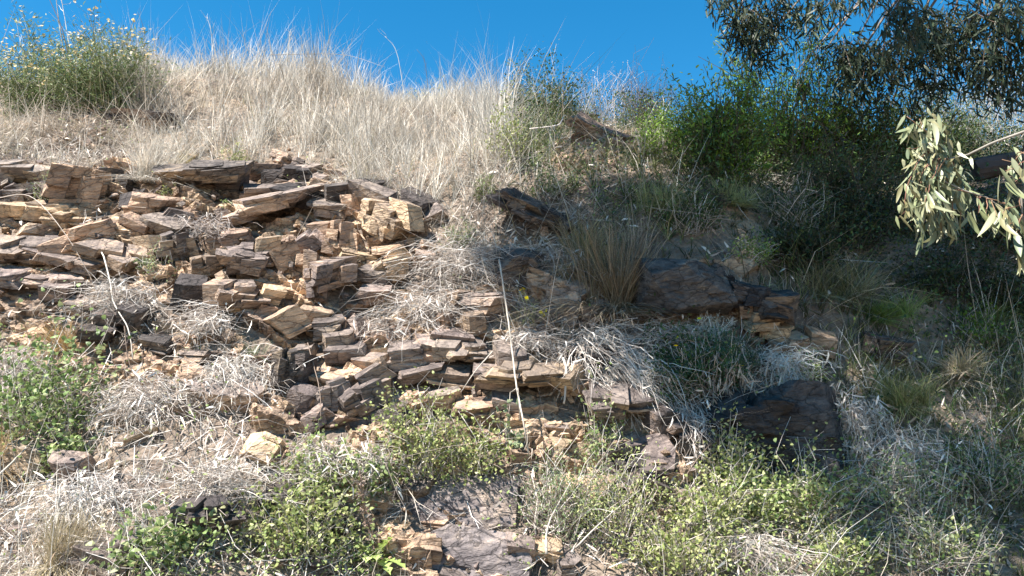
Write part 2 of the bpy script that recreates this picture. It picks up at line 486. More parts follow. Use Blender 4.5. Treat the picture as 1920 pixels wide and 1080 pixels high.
def get_tm(i, mat):
    if (i, mat.name) not in TM: TM[(i, mat.name)] = templ_mesh(i, mat)
    return TM[(i, mat.name)]

rock_face = bpy.data.objects.new('rock_face', None)   # replaced below by the mesh of the backing rock

# backing rock: a rough broken sheet just under the stones
def rockw(u, s):
    P_ = T(u, s); x, y, d = project(P_); c = cover(x, y, 18)
    return np.isin(c, ['R', 'r', 'E']), P_, x, y
bu, bs = np.meshgrid(np.arange(-5.4, 4.2, .021), np.arange(1.2, 6.4, .021), indexing='ij')
wk, BP, bx, by = rockw(bu, bs)
def box_blur(a, r):
    k = np.ones(2 * r + 1) / (2 * r + 1)
    a = np.apply_along_axis(lambda v: np.convolve(v, k, 'same'), 0, a); return np.apply_along_axis(lambda v: np.convolve(v, k, 'same'), 1, a)
ww = box_blur(wk.astype(float), 8)
BN = Tn(bu, bs)
def facets(u, s, cu, cs, seed, amp):
    """blocks of bed: each cell is a tilted plane, overhanging at its lower edge and sloping back above"""
    sk = s + .16 * u + .10 * fbm(u * 1.2, s * 1.2, seed, 3)
    uu = u + .25 * s + .06 * fbm(u * 3, s * 3, seed + 1, 3)
    x = uu / cu; y = sk / cs; ix = np.floor(x); iy = np.floor(y); best = np.full(u.shape, 9.); h = np.zeros(u.shape); idn = np.zeros(u.shape)
    for dx in (-1, 0, 1):
        for dy in (-1, 0, 1):
            jx, jy = ix + dx, iy + dy
            px_ = jx + .5 + .85 * (_hash(jx, jy, seed + 2) - .5); py_ = jy + .5 + .8 * (_hash(jx, jy, seed + 3) - .5)
            d_ = np.abs(x - px_) * .75 + np.abs(y - py_) * 1.0 + .25 * np.hypot(x - px_, y - py_)
            hh = (_hash(jx, jy, seed + 4) - .5) * 1.5 - (y - py_) * (.15 + .75 * _hash(jx, jy, seed + 5)) + (x - px_) * (_hash(jx, jy, seed + 6) - .5) * 2.2
            m_ = d_ < best; best = np.where(m_, d_, best); h = np.where(m_, hh, h); idn = np.where(m_, _hash(jx, jy, seed + 7), idn)
    return h * amp, idn
f1, id1 = facets(bu, bs, .27, .17, 10, .085); f2, id2 = facets(bu, bs, .13, .085, 40, .038); f3, _i3 = facets(bu, bs, .06, .045, 70, .014)
dsp = .0 + f1 + f2 + f3 + .04 * fbm(bu * 1.5, bs * 1.5, 8, 2)
dsp = dsp * sstep(.25, .6, ww) - .14 * (1 - sstep(.12, .55, ww))
BV = BP + BN * dsp[..., None] + BN * .01
bi = np.arange(bu.size).reshape(bu.shape)
bq = np.stack([bi[:-1, :-1], bi[1:, :-1], bi[1:, 1:], bi[:-1, 1:]], -1).reshape(-1, 4)
keepf = ww.ravel()[bq].max(1) > .12
used = np.unique(bq[keepf]); remap = np.full(bu.size, -1); remap[used] = np.arange(len(used))
rock_face = mesh_obj('rock_face', BV.reshape(-1, 3)[used], [remap[bq[keepf]]], M_TANROCK, attrs={'fresh': ('POINT', (.1 + .75 * id1.ravel() * .6 + .4 * id2.ravel())[used]), 'rnd': ('POINT', (.5 * id1.ravel() + .13 * np.round(id2.ravel() * 3))[used])}, kind='structure')

SLABS = []   # (location, 3x3 axes, size xyz, template, mat, screen area)
def bed_axes(roll, yaw, dip):
    """columns: along the bed, into the hill, bed normal"""
    M = Matrix.Rotation(R(yaw), 3, 'Z')
    D = Matrix.Rotation(R(dip), 3, 'X')          # tips the front edge down, towards the viewer
    Rl = Matrix.Rotation(-R(roll), 3, 'Y')
    return np.array(Rl @ D @ M)
KEYPX = []
def key(px, py, wpx, tpx, dpx, roll=-8, yaw=0, dip=26, mat=0, prot=.06, tmpl=None):
    P_, d, n = at(px, py)
    k = d / F_PX
    ax = bed_axes(roll, yaw, dip)
    size = np.array([wpx * k, dpx * k, tpx * k]) * np.array([1.0, .85, 1.0 if wpx > 150 else 1.38]); dip = dip - (6 if wpx > 150 else 13)
    dip = dip + (px * 5 + py * 3) % 23 - 11; roll = roll + (px * 3 + py) % 13 - 6
    yaw = yaw * 1.3 + (px * 7 % 17 - 8)
    c = P_ + n * prot + ax[:, 1] * size[1] * .32
    SLABS.append((c, ax, size, (36 + (len(SLABS) * 5) % 14 if wpx * tpx > 2300 else (len(SLABS) * 7) % 36) if tmpl is None else tmpl, [M_ROCK, M_TANROCK, M_DARKROCK][mat], 1e6 + wpx * tpx))
    KEYPX.append((px, py, wpx * .5, max(tpx, dpx * .4) * .5 + 6))

K = [  # px, py, width, thickness, depth, roll, yaw, dip, mat, protrusion
 (172,388,95,72,85,-6,42,14,1,.16),(210,365,60,55,70,-8,-30,20,2,.06),(35,345,120,26,80,-4,8,30,0,.08),(30,388,95,34,80,3,-10,24,0,.10),(60,425,150,30,80,-5,0,26,1,.10),
 (128,432,90,26,70,-12,15,28,1,.08),(150,478,130,34,80,16,12,26,1,.12),(185,462,60,26,70,-20,-20,30,0,.08),(375,368,150,34,110,4,8,34,2,.16),(268,412,84,32,70,-6,10,26,1,.10),
 (312,440,84,22,60,-16,-14,30,0,.08),(255,440,60,20,60,-26,0,26,1,.08),(52,503,130,34,90,-10,4,36,0,.12),(130,500,130,22,80,-12,6,30,0,.10),(225,505,120,32,90,-14,0,32,0,.12),(60,545,150,24,90,-6,0,30,0,.08),
 (345,492,66,42,70,12,35,24,0,.12),(402,512,64,36,60,2,30,20,1,.10),(432,372,60,34,70,0,10,20,2,.08),(485,342,76,22,60,-4,0,22,1,.08),(532,352,84,30,70,-8,0,26,2,.08),(545,372,62,16,50,4,0,24,0,.10),
 (486,386,62,26,60,-2,12,30,0,.10),(497,436,165,40,120,13,10,26,0,.20),(572,405,90,20,80,-8,-8,34,2,.14),(640,388,56,32,66,2,14,24,2,.12),(690,362,60,14,50,-6,0,26,2,.08),(664,396,36,28,50,0,-20,20,1,.08),
 (620,415,70,18,60,-8,0,30,0,.12),(600,450,50,18,50,2,0,22,1,.10),(650,470,62,70,60,0,18,10,1,.06),(722,440,94,56,90,-22,-24,26,1,.20),(705,392,90,24,70,-20,-10,30,0,.12),(770,400,70,20,70,-28,-10,32,2,.10),
 (450,470,66,24,60,2,10,26,1,.08),(475,500,90,28,70,-4,8,30,0,.08),(465,532,80,38,80,-8,16,26,0,.14),(505,492,44,28,50,0,24,20,1,.10),(542,506,48,32,60,22,24,22,1,.10),(575,525,26,60,50,0,0,6,1,.04),
 (452,582,92,38,90,-10,10,24,0,.14),(510,575,50,24,50,-16,20,24,1,.08),(636,545,84,44,80,8,38,24,0,.16),(602,552,46,52,60,2,10,10,0,.10),(700,536,54,22,60,-6,-10,28,0,.10),(745,512,64,40,70,20,10,24,1,.12),(700,570,60,22,60,0,0,26,0,.10),
 (795,500,40,20,50,-6,0,26,0,.08),(620,632,62,26,66,4,10,26,0,.10),(640,662,64,28,60,6,20,26,0,.10),(552,628,60,36,66,28,20,24,1,.14),(590,600,60,22,50,-10,0,24,1,.06),(650,690,80,24,66,-2,6,26,0,.10),
 (565,690,36,22,50,0,0,22,0,.10),(540,728,44,62,60,-4,8,8,2,.18),(572,735,24,62,50,-6,-20,6,2,.12),(700,712,70,26,70,0,0,22,0,.10),(762,694,70,30,70,8,0,28,0,.12),(775,724,80,18,60,12,0,22,0,.10),(690,772,96,48,90,24,24,24,0,.16),
 (622,772,60,50,70,10,20,16,0,.10),(745,790,60,40,60,-20,0,24,0,.08),(590,800,50,24,50,30,0,22,0,.06),(902,625,44,28,50,4,20,20,1,.12),(832,622,28,26,50,0,-20,20,1,.08),(862,576,30,26,50,-8,-30,20,1,.10),(850,652,80,24,70,-8,10,28,0,.10),
 (820,684,66,34,70,-6,14,30,0,.12),(880,692,100,28,90,-8,8,32,0,.14),(955,702,66,34,80,-12,12,28,0,.14),(850,728,100,18,80,-10,0,26,1,.10),(925,728,80,24,70,-6,0,28,0,.10),(1000,748,170,42,100,-2,6,30,1,.20),(1105,690,92,34,90,-10,-8,26,2,.14),
 (1080,745,70,18,70,0,0,24,1,.08),(1165,800,128,38,110,-8,10,34,0,.20),(1052,815,50,14,50,0,0,26,0,.06),(1250,825,70,46,70,-12,14,24,2,.12),(1165,845,66,12,50,6,0,20,1,.08),(1000,815,24,24,40,24,0,20,1,.05),(1305,845,76,30,70,-6,0,30,2,.08),
 (820,770,80,22,60,10,0,24,0,.08),(880,778,70,18,60,4,0,26,1,.08),(950,775,60,20,60,-14,0,24,0,.08),(1130,870,60,16,50,0,0,30,0,.06),
 (268,608,54,22,60,-14,14,28,2,.12),(300,662,60,16,60,-6,0,26,2,.10),(192,648,56,20,60,-6,8,26,2,.10),(215,618,46,22,60,-12,0,28,0,.10),(362,572,56,40,66,-16,20,30,2,.08),(160,590,80,20,60,-10,0,30,0,.06),(110,560,60,22,60,-6,0,28,0,.08),
 (780,930,50,30,40,-6,0,44,2,.04),(975,1055,60,30,40,-14,10,40,0,.08),(1205,895,100,34,70,-8,0,50,2,.06),(1030,1060,80,34,60,-16,0,30,1,.08),
 (365,1005,100,44,70,-8,14,26,2,.14),(430,760,110,60,70,-6,10,44,0,.06),(560,770,50,40,50,-20,0,30,0,.08),(150,890,70,26,60,-10,0,34,0,.10),(250,1040,70,20,50,0,0,30,0,.06),(505,960,60,26,60,-10,0,44,2,.06),
 (1410,612,60,26,60,0,20,22,1,.12),(1440,635,50,22,50,-8,-20,26,1,.12),(1390,600,40,18,50,6,0,22,1,.12),(1530,668,60,24,60,-20,0,28,1,.12),(1490,660,50,18,50,4,10,28,1,.12),(1465,680,60,22,60,-16,0,26,1,.10),
 (1640,660,80,36,60,-8,0,22,2,.12),(1060,250,90,22,80,-4,0,22,2,.10),(1105,270,60,24,60,-20,-10,26,2,.08),(1160,296,70,26,60,-22,0,30,0,.06),(1355,308,30,14,40,6,0,26,1,.12),(235,228,90,20,60,-6,0,22,2,.06),(300,232,60,20,60,-6,0,22,2,.06),
]
for k_ in K: key(*k_)
KP = np.array(KEYPX)

# strata: rows of blocks following the bedding
row = 1.25
rr = random.Random(5)
while row < 7.4:
    t = rr.choice([.035, .05, .06, .075, .09, .11, .14]) * rr.uniform(.8, 1.2)
    u = -5.7 + rr.uniform(0, .2)
    while u < 5.0:
        wd = t * rr.uniform(.8, 2.6) + .02
        uc = u + wd / 2; u += wd * rr.uniform(.82, 1.05)
        tilt = -.14 - .12 * (uc < -1.8) + .14 * float(fbm(np.array(uc * .5), np.array(row * .6), 55, 2)) - (.18 if uc > 1.2 else 0)
        s = row + tilt * uc + .16 * float(fbm(np.array(uc * .9), np.array(row * .9), 56, 3)) + .35 * (vnoise(np.array(uc * .8), np.array(1.), 8) - .5)
        P_ = T(uc, s); x, y, d = project(P_)
        if y < 200: continue
        c = str(cover(np.array([x]), np.array([y]), 18)[0])
        pk = {'R': .80, 'r': .5, 'E': .3, 'T': .10, 'M': .10, 'L': .25}.get(c, 0)
        if rr.random() > pk: continue
        dd = np.hypot((KP[:, 0] - x) / (KP[:, 2] + 4), (KP[:, 1] - y) / (KP[:, 3] + 2))
        if dd.min() < .68: continue
        k = d / F_PX
        miss = vnoise(np.array(uc * 4), np.array(row * 6), 66)
        if miss < .30: continue
        prot = -.05 + .15 * float(miss) * rr.uniform(.0, 1)
        dep = t * rr.uniform(1.4, 2.4) + .08
        roll = math.degrees(tilt) * .6 + rr.gauss(0, 12) + 22 * float(fbm(np.array(uc * 1.5), np.array(row * 1.5), 57, 2))
        ax = bed_axes(roll, rr.gauss(0, 36), 9 + rr.gauss(0, 15))
        size = np.array([wd * 1.1, dep, t * rr.uniform(.9, 1.3)])
        if rr.random() < .38:          # tumbled or steeply jointed chunks
            e_ = t * rr.uniform(1.0, 1.7) + .02
            size = np.array([e_ * rr.uniform(.8, 1.6), e_ * rr.uniform(.8, 1.4), e_ * rr.uniform(.5, 1.0)])
            ax = bed_axes(roll + rr.gauss(0, 24), rr.gauss(0, 50), rr.choice([-15, 5, 30, 50]) + rr.gauss(0, 12)); dep = e_
        n = Tn(uc, s)
        cc = P_ + n * prot + ax[:, 1] * dep * .3
        tanp = float(vnoise(np.array(x / 170.), np.array(y / 150.), 99))
        warm = max(math.exp(-((x - 600) / 200) ** 2 - ((y - 560) / 150) ** 2), math.exp(-((x - 1000) / 260) ** 2 - ((y - 790) / 90) ** 2), math.exp(-((x - 1430) / 90) ** 2 - ((y - 620) / 60) ** 2))
        mat = M_TANROCK if rr.random() < (.12 + .25 * (tanp > .55) + .6 * warm) else (M_DARKROCK if (rr.random() < (.18 + .5 * (x > 1180))) else M_ROCK)
        if c in 'TM' and mat is M_TANROCK: mat = M_ROCK
        SLABS.append((cc, ax, size, rr.randrange(36), mat, wd * t / (k * k)))
    row += t * 1.25

SLABS.sort(key=lambda a: -a[5])
def add_stone(s_, parent):
    c, ax, size, ti, mat, _ = s_
    o = bpy.data.objects.new('stone', get_tm(ti, mat)); C.objects.link(o); o.parent = parent
    M4 = Matrix.Identity(4)
    for i in range(3):
        for j in range(3): M4[i][j] = float(ax[i, j] * size[j])
        M4[i][3] = float(c[i])
    o.matrix_world = M4
    return o
for s_ in SLABS[:296]: add_stone(s_, rock_face)

def joined_blocks(name, slabs, mat, parent, kind='stuff'):
    V = []; F = []; fr = []; rn = []; off = 0
    for c, ax, size, ti, m_, _ in slabs:
        v, f, a = TEMPL[ti]
        V.append((v * size) @ np.asarray(ax).T + c); F.append(f + off); off += len(v); fr.append(a); rn.append(np.full(len(f), rng.random()))
    return mesh_obj(name, np.concatenate(V), [np.concatenate(F)], mat, parent=parent, attrs={'fresh': ('FACE', np.concatenate(fr)), 'rnd': ('FACE', np.concatenate(rn))}, kind=kind)
rest = SLABS[296:]
for m_, nm in ((M_ROCK, 'small_stones'), (M_TANROCK, 'small_stones'), (M_DARKROCK, 'small_stones')):
    sub = [a for a in rest if a[4] is m_]
    if sub: joined_blocks(nm, sub, m_, rock_face)

# loose rubble and stone chips lying on ledges and slope
def rubble(n, dens, size0, size1, mats, name):
    u, s, P_, x, y, d, c = scatter(n, dens, s0=1.0, s1=7)
    nn = Tn(u, s); out = {m.name: [] for m in mats}
    for i in range(len(u)):
        sz = random.uniform(size0, size1) * random.choice([.5, .7, 1, 1.3])
        ax = np.array(Euler((random.gauss(.5, .5), random.gauss(0, .5), random.uniform(0, 6.28))).to_matrix())
        m = random.choice(mats)
        out[m.name].append((P_[i] + nn[i] * random.uniform(.0, .09), ax, np.array([sz, sz * random.uniform(.5, .9), sz * random.uniform(.2, .6)]), random.randrange(36), m, 0))
    for m in mats:
        if out[m.name]: joined_blocks(name, out[m.name], m, None)
rubble(15500, {'R': .75, 'r': .5, 'E': .15, 'L': .3, 'T': .10, 'M': .08}, .02, .075, [M_ROCK, M_TANROCK, M_TANROCK], 'rubble')

# ------------------------------------------------------------------ larger boulders and ledges, each a thing of its own
def boulder(name, px, py, wpx, hpx, dpx, roll, yaw, dip, mat, label, prot=.1, seed=1, rough=.05, cat='rock', layered=0.0, cuts=9):
    P_, d, n = at(px, py); k = d / F_PX
    bm = bmesh.new(); bmesh.ops.create_cube(bm, size=1)
    bmesh.ops.subdivide_edges(bm, edges=bm.edges, cuts=21, use_grid_fill=True)
    r = random.Random(seed)
    V = np.array([v.co[:] for v in bm.verts])
    # cut by random planes, keeps flat faces and hard edges
    for _ in range(cuts):
        nn = unit(np.array([r.uniform(-1, 1), r.uniform(-1, 1), r.uniform(-1, 1)])); h = r.uniform(.44, .60)
        dd = V @ nn - h; V = V - np.outer(np.maximum(dd, 0), nn)
    size = np.array([wpx, dpx, hpx]) * k
    Wv = V * size
    st = 0.5 + 0.5 * np.sin(Wv[:, 2] * 70 + 3 * fbm(Wv[:, 0] * 5, Wv[:, 1] * 5, seed))
    sc4 = 1.0 / max(.05, min(size))
    nse = fbm(Wv[:, 0] * 6 + 9, Wv[:, 2] * 9 + Wv[:, 1] * 4, seed + 3, 5) * 1.3
    cz = vnoise(Wv[:, 0] * 9 * (1 + 0 * sc4), Wv[:, 2] * 20 + Wv[:, 1] * 9, seed + 9); nse = nse - 1.4 * (cz > .74) * sstep(.74, .86, cz) + .5 * np.floor(4 * vnoise(Wv[:, 0] * 5 + Wv[:, 1] * 3, Wv[:, 2] * 11, seed + 5)) / 4
    rad = unit(Wv + 1e-6)
    Wv = Wv + rad * (rough * nse + layered * (st - .5))[:, None] * min(size)
    ax = bed_axes(roll, yaw, dip)
    c = P_ + n * prot + ax[:, 1] * size[1] * .25
    Fq = np.array([[v.index for v in f.verts] for f in bm.faces]); bm.free()
    root_loc = c
    W2 = Wv @ ax.T + c
    nzl = np.zeros(len(Fq)) + .4
    o = mesh_obj(name, W2 - c, [Fq], mat, attrs={'fresh': ('FACE', nzl)})
    o.location = [float(v) for v in c]
    sh = np.ones(len(Fq), bool)
    tag(o, label, cat)
    return o
def ledge(name, px, py, wpx, hpx, dpx, roll, yaw, dip, mat, label, prot=.1, seed=1, nb=9, cat='rock ledge'):
    """a ledge of broken beds that hold together: fractured blocks stacked along the bedding, one mesh"""
    P_, d, n = at(px, py); k = d / F_PX; r = random.Random(seed)
    size = np.array([wpx, dpx, hpx]) * k; ax = bed_axes(roll, yaw, dip); c = P_ + n * prot + ax[:, 1] * size[1] * .25
    V = []; F = []; fr = []; rn = []; off = 0
    for i in range(nb):
        ti = r.randrange(36); v, f, a = TEMPL[ti]
        fx = (i + .5) / nb - .5; th = r.uniform(.35, .75)
        sz = size * np.array([r.uniform(.30, .55), r.uniform(.7, 1.0), th]); o_ = size * np.array([fx * .9, r.uniform(-.12, .12), (1 - th) * r.uniform(-.5, .5)])
        a2 = bed_axes(r.gauss(0, 4), r.gauss(0, 9), r.gauss(0, 5))
        V.append((v * sz) @ a2.T + o_); F.append(f + off); off += len(v); fr.append(a); rn.append(np.full(len(f), r.random() * .3))
    v, f, a = TEMPL[3]; V.append(v * size * [1, .9, .45] + [0, 0, size[2] * .2]); F.append(f + off); fr.append(a); rn.append(np.full(len(f), .1))
    o = mesh_obj(name, np.concatenate(V) @ ax.T, [np.concatenate(F)], mat, attrs={'fresh': ('FACE', np.concatenate(fr)), 'rnd': ('FACE', np.concatenate(rn))})
    o.location = [float(q_) for q_ in c]; tag(o, label, cat); return o
boulder('boulder', 1490, 832, 165, 180, 130, -2, 16, -6, M_DARKROCK, 'big blackened boulder with a rounded top and sheer front, low on the slope', .14, 4, .07, cuts=4)
boulder('boulder', 1395, 815, 140, 120, 120, -6, -8, 14, M_DARKROCK, 'dark pitted boulder in shade, touching the left side of the biggest black boulder', .10, 8, .14)
boulder('rock_ledge', 1292, 558, 165, 92, 120, -4, 14, 14, M_DARKROCK, 'wide dark overhanging rock ledge in tree shade above small orange rubble', .22, 5)
ledge('rock_ledge', 1400, 585, 110, 60, 90, -12, -8, 20, M_DARKROCK, 'brown layered ledge sloping down to the right from the wide dark overhang', .16, 6)
ledge('rock_ledge', 998, 425, 135, 30, 90, -26, -6, 26, M_DARKROCK, 'narrow grey slab tilted down to the right among dry grass, hollow beneath', .18, 15)
boulder('boulder', 985, 525, 95, 60, 90, -10, 14, 24, M_DARKROCK, 'dark block just right of the top end of the long pale root', .10, 17, .10)
boulder('boulder', 1040, 565, 110, 80, 90, -16, -14, 16, M_ROCK, 'brown shaded boulder below the dark block, behind small yellow daisies', .06, 19, .12)
ledge('rock_ledge', 1130, 285, 140, 50, 100, -24, -8, 30, M_BROWN, 'reddish brown earthy rock sloping under the grey shrub on the ridge', .08, 21)
ledge('rock_ledge', 1060, 245, 110, 22, 90, -2, 0, 20, M_DARKROCK, 'thin dark slab jutting from the ridge left of the reddish earth', .16, 22)
boulder('bedrock', 870, 955, 200, 110, 70, -6, 4, -14, M_FLUSH, 'flat purple grey bedrock sheet bare between weeds at bottom centre', .02, 31, .05)
boulder('bedrock', 880, 1055, 230, 120, 80, -8, -6, -10, M_FLUSH, 'cracked brownish bedrock on the bottom edge below the purple grey sheet', .06, 37, .06)
boulder('boulder', 1200, 905, 130, 60, 110, -8, 0, 46, M_DARKROCK, 'smooth slate grey rock sheet half buried between leafy weeds, under the tan overhang', .0, 23, .08)

exec_marker = True
# ------------------------------------------------------------------ ground cover
STRAW = [(.61, .555, .475), (.71, .665, .59), (.53, .465, .385), (.65, .595, .51), (.59, .555, .50), (.44, .375, .30)]
GREYTWIG = [(.44, .38, .33), (.34, .29, .25), (.54, .49, .44), (.27, .21, .17), (.62, .57, .52)]
GREENS = [(.17, .24, .06), (.22, .27, .08), (.11, .17, .05), (.28, .30, .11)]
DKGREEN = [(.05, .09, .03), (.08, .13, .04), (.04, .06, .025), (.11, .14, .06)]
UP = np.array([0, 0, 1.0])

def grass_patch(name, n, dens, l0, l1, w0, w1, cols, lean=.25, bendk=.35, seg=3, mat=None, up=.8, s1=10.6, clump=0, wob=30, edge=False):
    u, s, P_, x, y, d, c = scatter(n, dens, s1=s1, wob=wob)
    k = len(u)
    if clump:
        cl = vnoise(u * clump, s * clump, 41) * .6 + .4 * vnoise(u * clump * 4, s * clump * 4, 42); keep = rng.random(k) < .08 + .92 * sstep(.28, .62, cl)
        u, s, P_ = u[keep], s[keep], P_[keep]; k = len(u)
    g_ = .13; cu = np.floor(u / g_); cs = np.floor(s / g_)
    ccu = (cu + .2 + .6 * _hash(cu, cs, 3)) * g_; ccs = (cs + .2 + .6 * _hash(cu, cs, 4)) * g_
    du, ds = u - ccu, s - ccs; u = ccu + du * .38; s = ccs + ds * .38; P_ = T(u, s); tone = _hash(cu, cs, 5)
    N_ = Tn(u, s)
    d_ = unit(UP * up + N_ * (1 - up) + lean * rng.normal(size=(k, 3)) + np.stack([du * 4 + .3 * (_hash(cu, cs, 6) - .5), -ds * 1.2, 0 * du], -1))
    hmod = (.35 + .95 * sstep(.2, .8, vnoise(u * 1.7, s * 1.7, 44))) * (.55 + .8 * _hash(cu, cs, 7))
    Ln = rng.uniform(l0, l1, k) * hmod * np.clip(rng.normal(1, .2, k), .4, 1.7)
    Wd = rng.uniform(w0, w1, k)
    b = rng.normal(size=(k, 3)); b[:, 2] = -np.abs(b[:, 2]) * .6
    V, F, Cc = blades(P_, d_, Ln, Wd, b * (Ln * bendk)[:, None], palette(k, cols) * (.55 + .7 * tone[:, None]) * (1 - np.array([.06, .12, .18]) * sstep(.58, .85, vnoise(u * .9 + 7, s * 1.3, 88))[:, None]), seg)
    o = mesh_obj(name, V, F, mat or M_STRAW, col=Cc, kind='stuff'); return o

grass_patch('dry_grass', 330000, {'W': .95, 'w': .35, 'G': .08, 'T': .03}, .30, .62, .003, .0075, STRAW, .16, .26, 3, clump=1.5)
grass_patch('dry_grass', 17000, {'W': .9, 'w': .3, 'G': .10, 'E': .1, 'T': .12}, .36, .64, .003, .006, STRAW + [(.42, .33, .28)], .13, .10, 4)
grass_patch('dry_grass', 230000, {'W': .6, 'w': 1, 'T': .45, 'r': .10, 'G': .16, 'D': .04, 'L': .1, 'E': .1, 'M': .1}, .14, .30, .003, .006, STRAW + [(.36, .33, .16)], .35, .5, 2, clump=2.5)
grass_patch('green_grass', 250000, {'G': 1, 'D': .2, 'W': .03, 'E': .12, 'M': .12, 'L': .05}, .14, .34, .003, .006, GREENS + DKGREEN + [(.35, .33, .16), (.42, .36, .22)], .28, .55, 3, mat=M_LEAF, clump=1.8)

def thatch(name, n, dens, l0, l1, r0, cols, flat=.8, off=.05, down=.3, s1=10, k=4):
    """dead stems lying over the ground"""
    u, s, P_, x, y, d, c = scatter(n, dens, s1=s1)
    m = len(u); cl = vnoise(u * 1.9, s * 1.9, 51); keep = rng.random(m) < sstep(.1, .6, cl)
    u, s, P_ = u[keep], s[keep], P_[keep]; m = len(u)
    N_ = Tn(u, s)
    dr = rng.normal(size=(m, 3)); dr = dr - N_ * (np.sum(dr * N_, -1, keepdims=True) * flat)
    dr = unit(unit(dr) + np.array([0, 0, -down]))
    L_ = rng.uniform(l0, l1, m)
    a = P_ + N_ * rng.uniform(0.005, off * 2, (m, 1)); b = a + dr * L_[:, None] + N_ * rng.uniform(-.02, .08, (m, 1))
    V, F, Cc = blades(a, dr, L_, rng.uniform(1.2, 2.8, m) * r0, (rng.normal(size=(m, 3)) * .3 - N_ * .15) * L_[:, None], palette(m, cols), 2)
    return mesh_obj(name, V, F, M_TWIG, col=Cc, kind='stuff')
grass_patch('shade_tinted_grass', 150000, {'D': .9, 'G': .4}, .14, .36, .004, .009, [(.06, .09, .028), (.10, .12, .045), (.12, .11, .06), (.045, .065, .022), (.10, .085, .055)], .35, .6, 3, mat=M_LEAF, clump=1.8)  # grass greens darkened so their colour deepens the shade in these cells
grass_patch('long_dead_stems', 9000, {'T': .9, 'M': .8, 'r': .35, 'L': .4, 'R': .12, 'G': .12, 'w': .3}, .28, .62, .0025, .0042, [(.60, .55, .49), (.5, .44, .38), (.36, .29, .24)], .8, .55, 5, mat=M_TWIG)
thatch('dead_twigs', 100000, {'T': .95, 'M': .6, 'L': .5, 'r': .3, 'w': .5, 'R': .03, 'G': .2, 'W': .1, 'D': .04, 'E': .15}, .10, .34, .0022, GREYTWIG)
grass_patch('dry_thatch', 455000, {'e': .6, 'T': 1, 'M': .5, 'r': .18, 'w': 1, 'L': .7, 'R': .015, 'G': .10, 'D': .04, 'E': .2}, .08, .24, .0035, .007, GREYTWIG + STRAW, .9, .8, 2, clump=2.6, up=.3)

def litter(name, n, dens, l0, l1, cols, mat=M_TWIG, s1=10):
    u, s, P_, x, y, d, c = scatter(n, dens, s1=s1)
    m = len(u); N_ = Tn(u, s)
    dr = rng.normal(size=(m, 3)); dr = unit(dr - N_ * np.sum(dr * N_, -1, keepdims=True) * .7)
    V, F, Cc = leaves(P_ + N_ * rng.uniform(.005, .09, (m, 1)), dr, unit(N_ + .6 * rng.normal(size=(m, 3))), rng.uniform(l0, l1, m), rng.uniform(.008, .02, m), palette(m, cols), .25, droop=.3)
    return mesh_obj(name, V, F, mat, col=Cc, kind='stuff')
litter('leaf_litter', 60000, {'L': .9, 'T': .45, 'M': .35, 'r': .22, 'E': .4, 'G': .2, 'D': .08, 'w': .3, 'R': .04}, .03, .10, [(.48, .41, .35), (.58, .53, .47), (.34, .24, .17), (.40, .33, .28)])

def weeds(name, n, dens, l0, l1, cols, clump=1.6, th=(.45, .65), seed=61, h=.14):
    u, s, P_, x, y, d, c = scatter(n, dens, s1=9)
    cl = vnoise(u * clump, s * clump, seed) * .7 + .3 * vnoise(u * 6, s * 6, seed + 1); keep = rng.random(len(u)) < sstep(th[0], th[1], cl)
    u, s, P_ = u[keep], s[keep], P_[keep]; m = len(u); N_ = Tn(u, s)
    dr = unit(rng.normal(size=(m, 3)) + N_ * .4 + UP * .2)
    V, F, Cc = leaves(P_ + (N_ * .5 + UP * .5) * (rng.random((m, 1)) ** .8 * h), dr, unit(N_ + UP + .7 * rng.normal(size=(m, 3))), rng.uniform(l0, l1, m), rng.uniform(l0, l1, m) * .7, palette(m, cols), .1)
    return mesh_obj(name, V, F, M_LEAF, col=Cc, kind='stuff')
weeds('creeping_weeds', 240000, {'M': .95, 'G': .5, 'T': .12, 'D': .1, 'r': .03}, .012, .028, [(.20, .27, .08), (.27, .33, .11), (.15, .21, .06), (.38, .39, .19)], h=.26)
weeds('shade_tinted_scrub', 190000, {'D': .95, 'G': .42}, .015, .035, [(.04, .07, .02), (.07, .11, .03), (.10, .15, .04), (.06, .06, .035)], th=(.3, .5), seed=71, h=.45)  # leaf colours lowered to near black, painting extra shade into the scrub

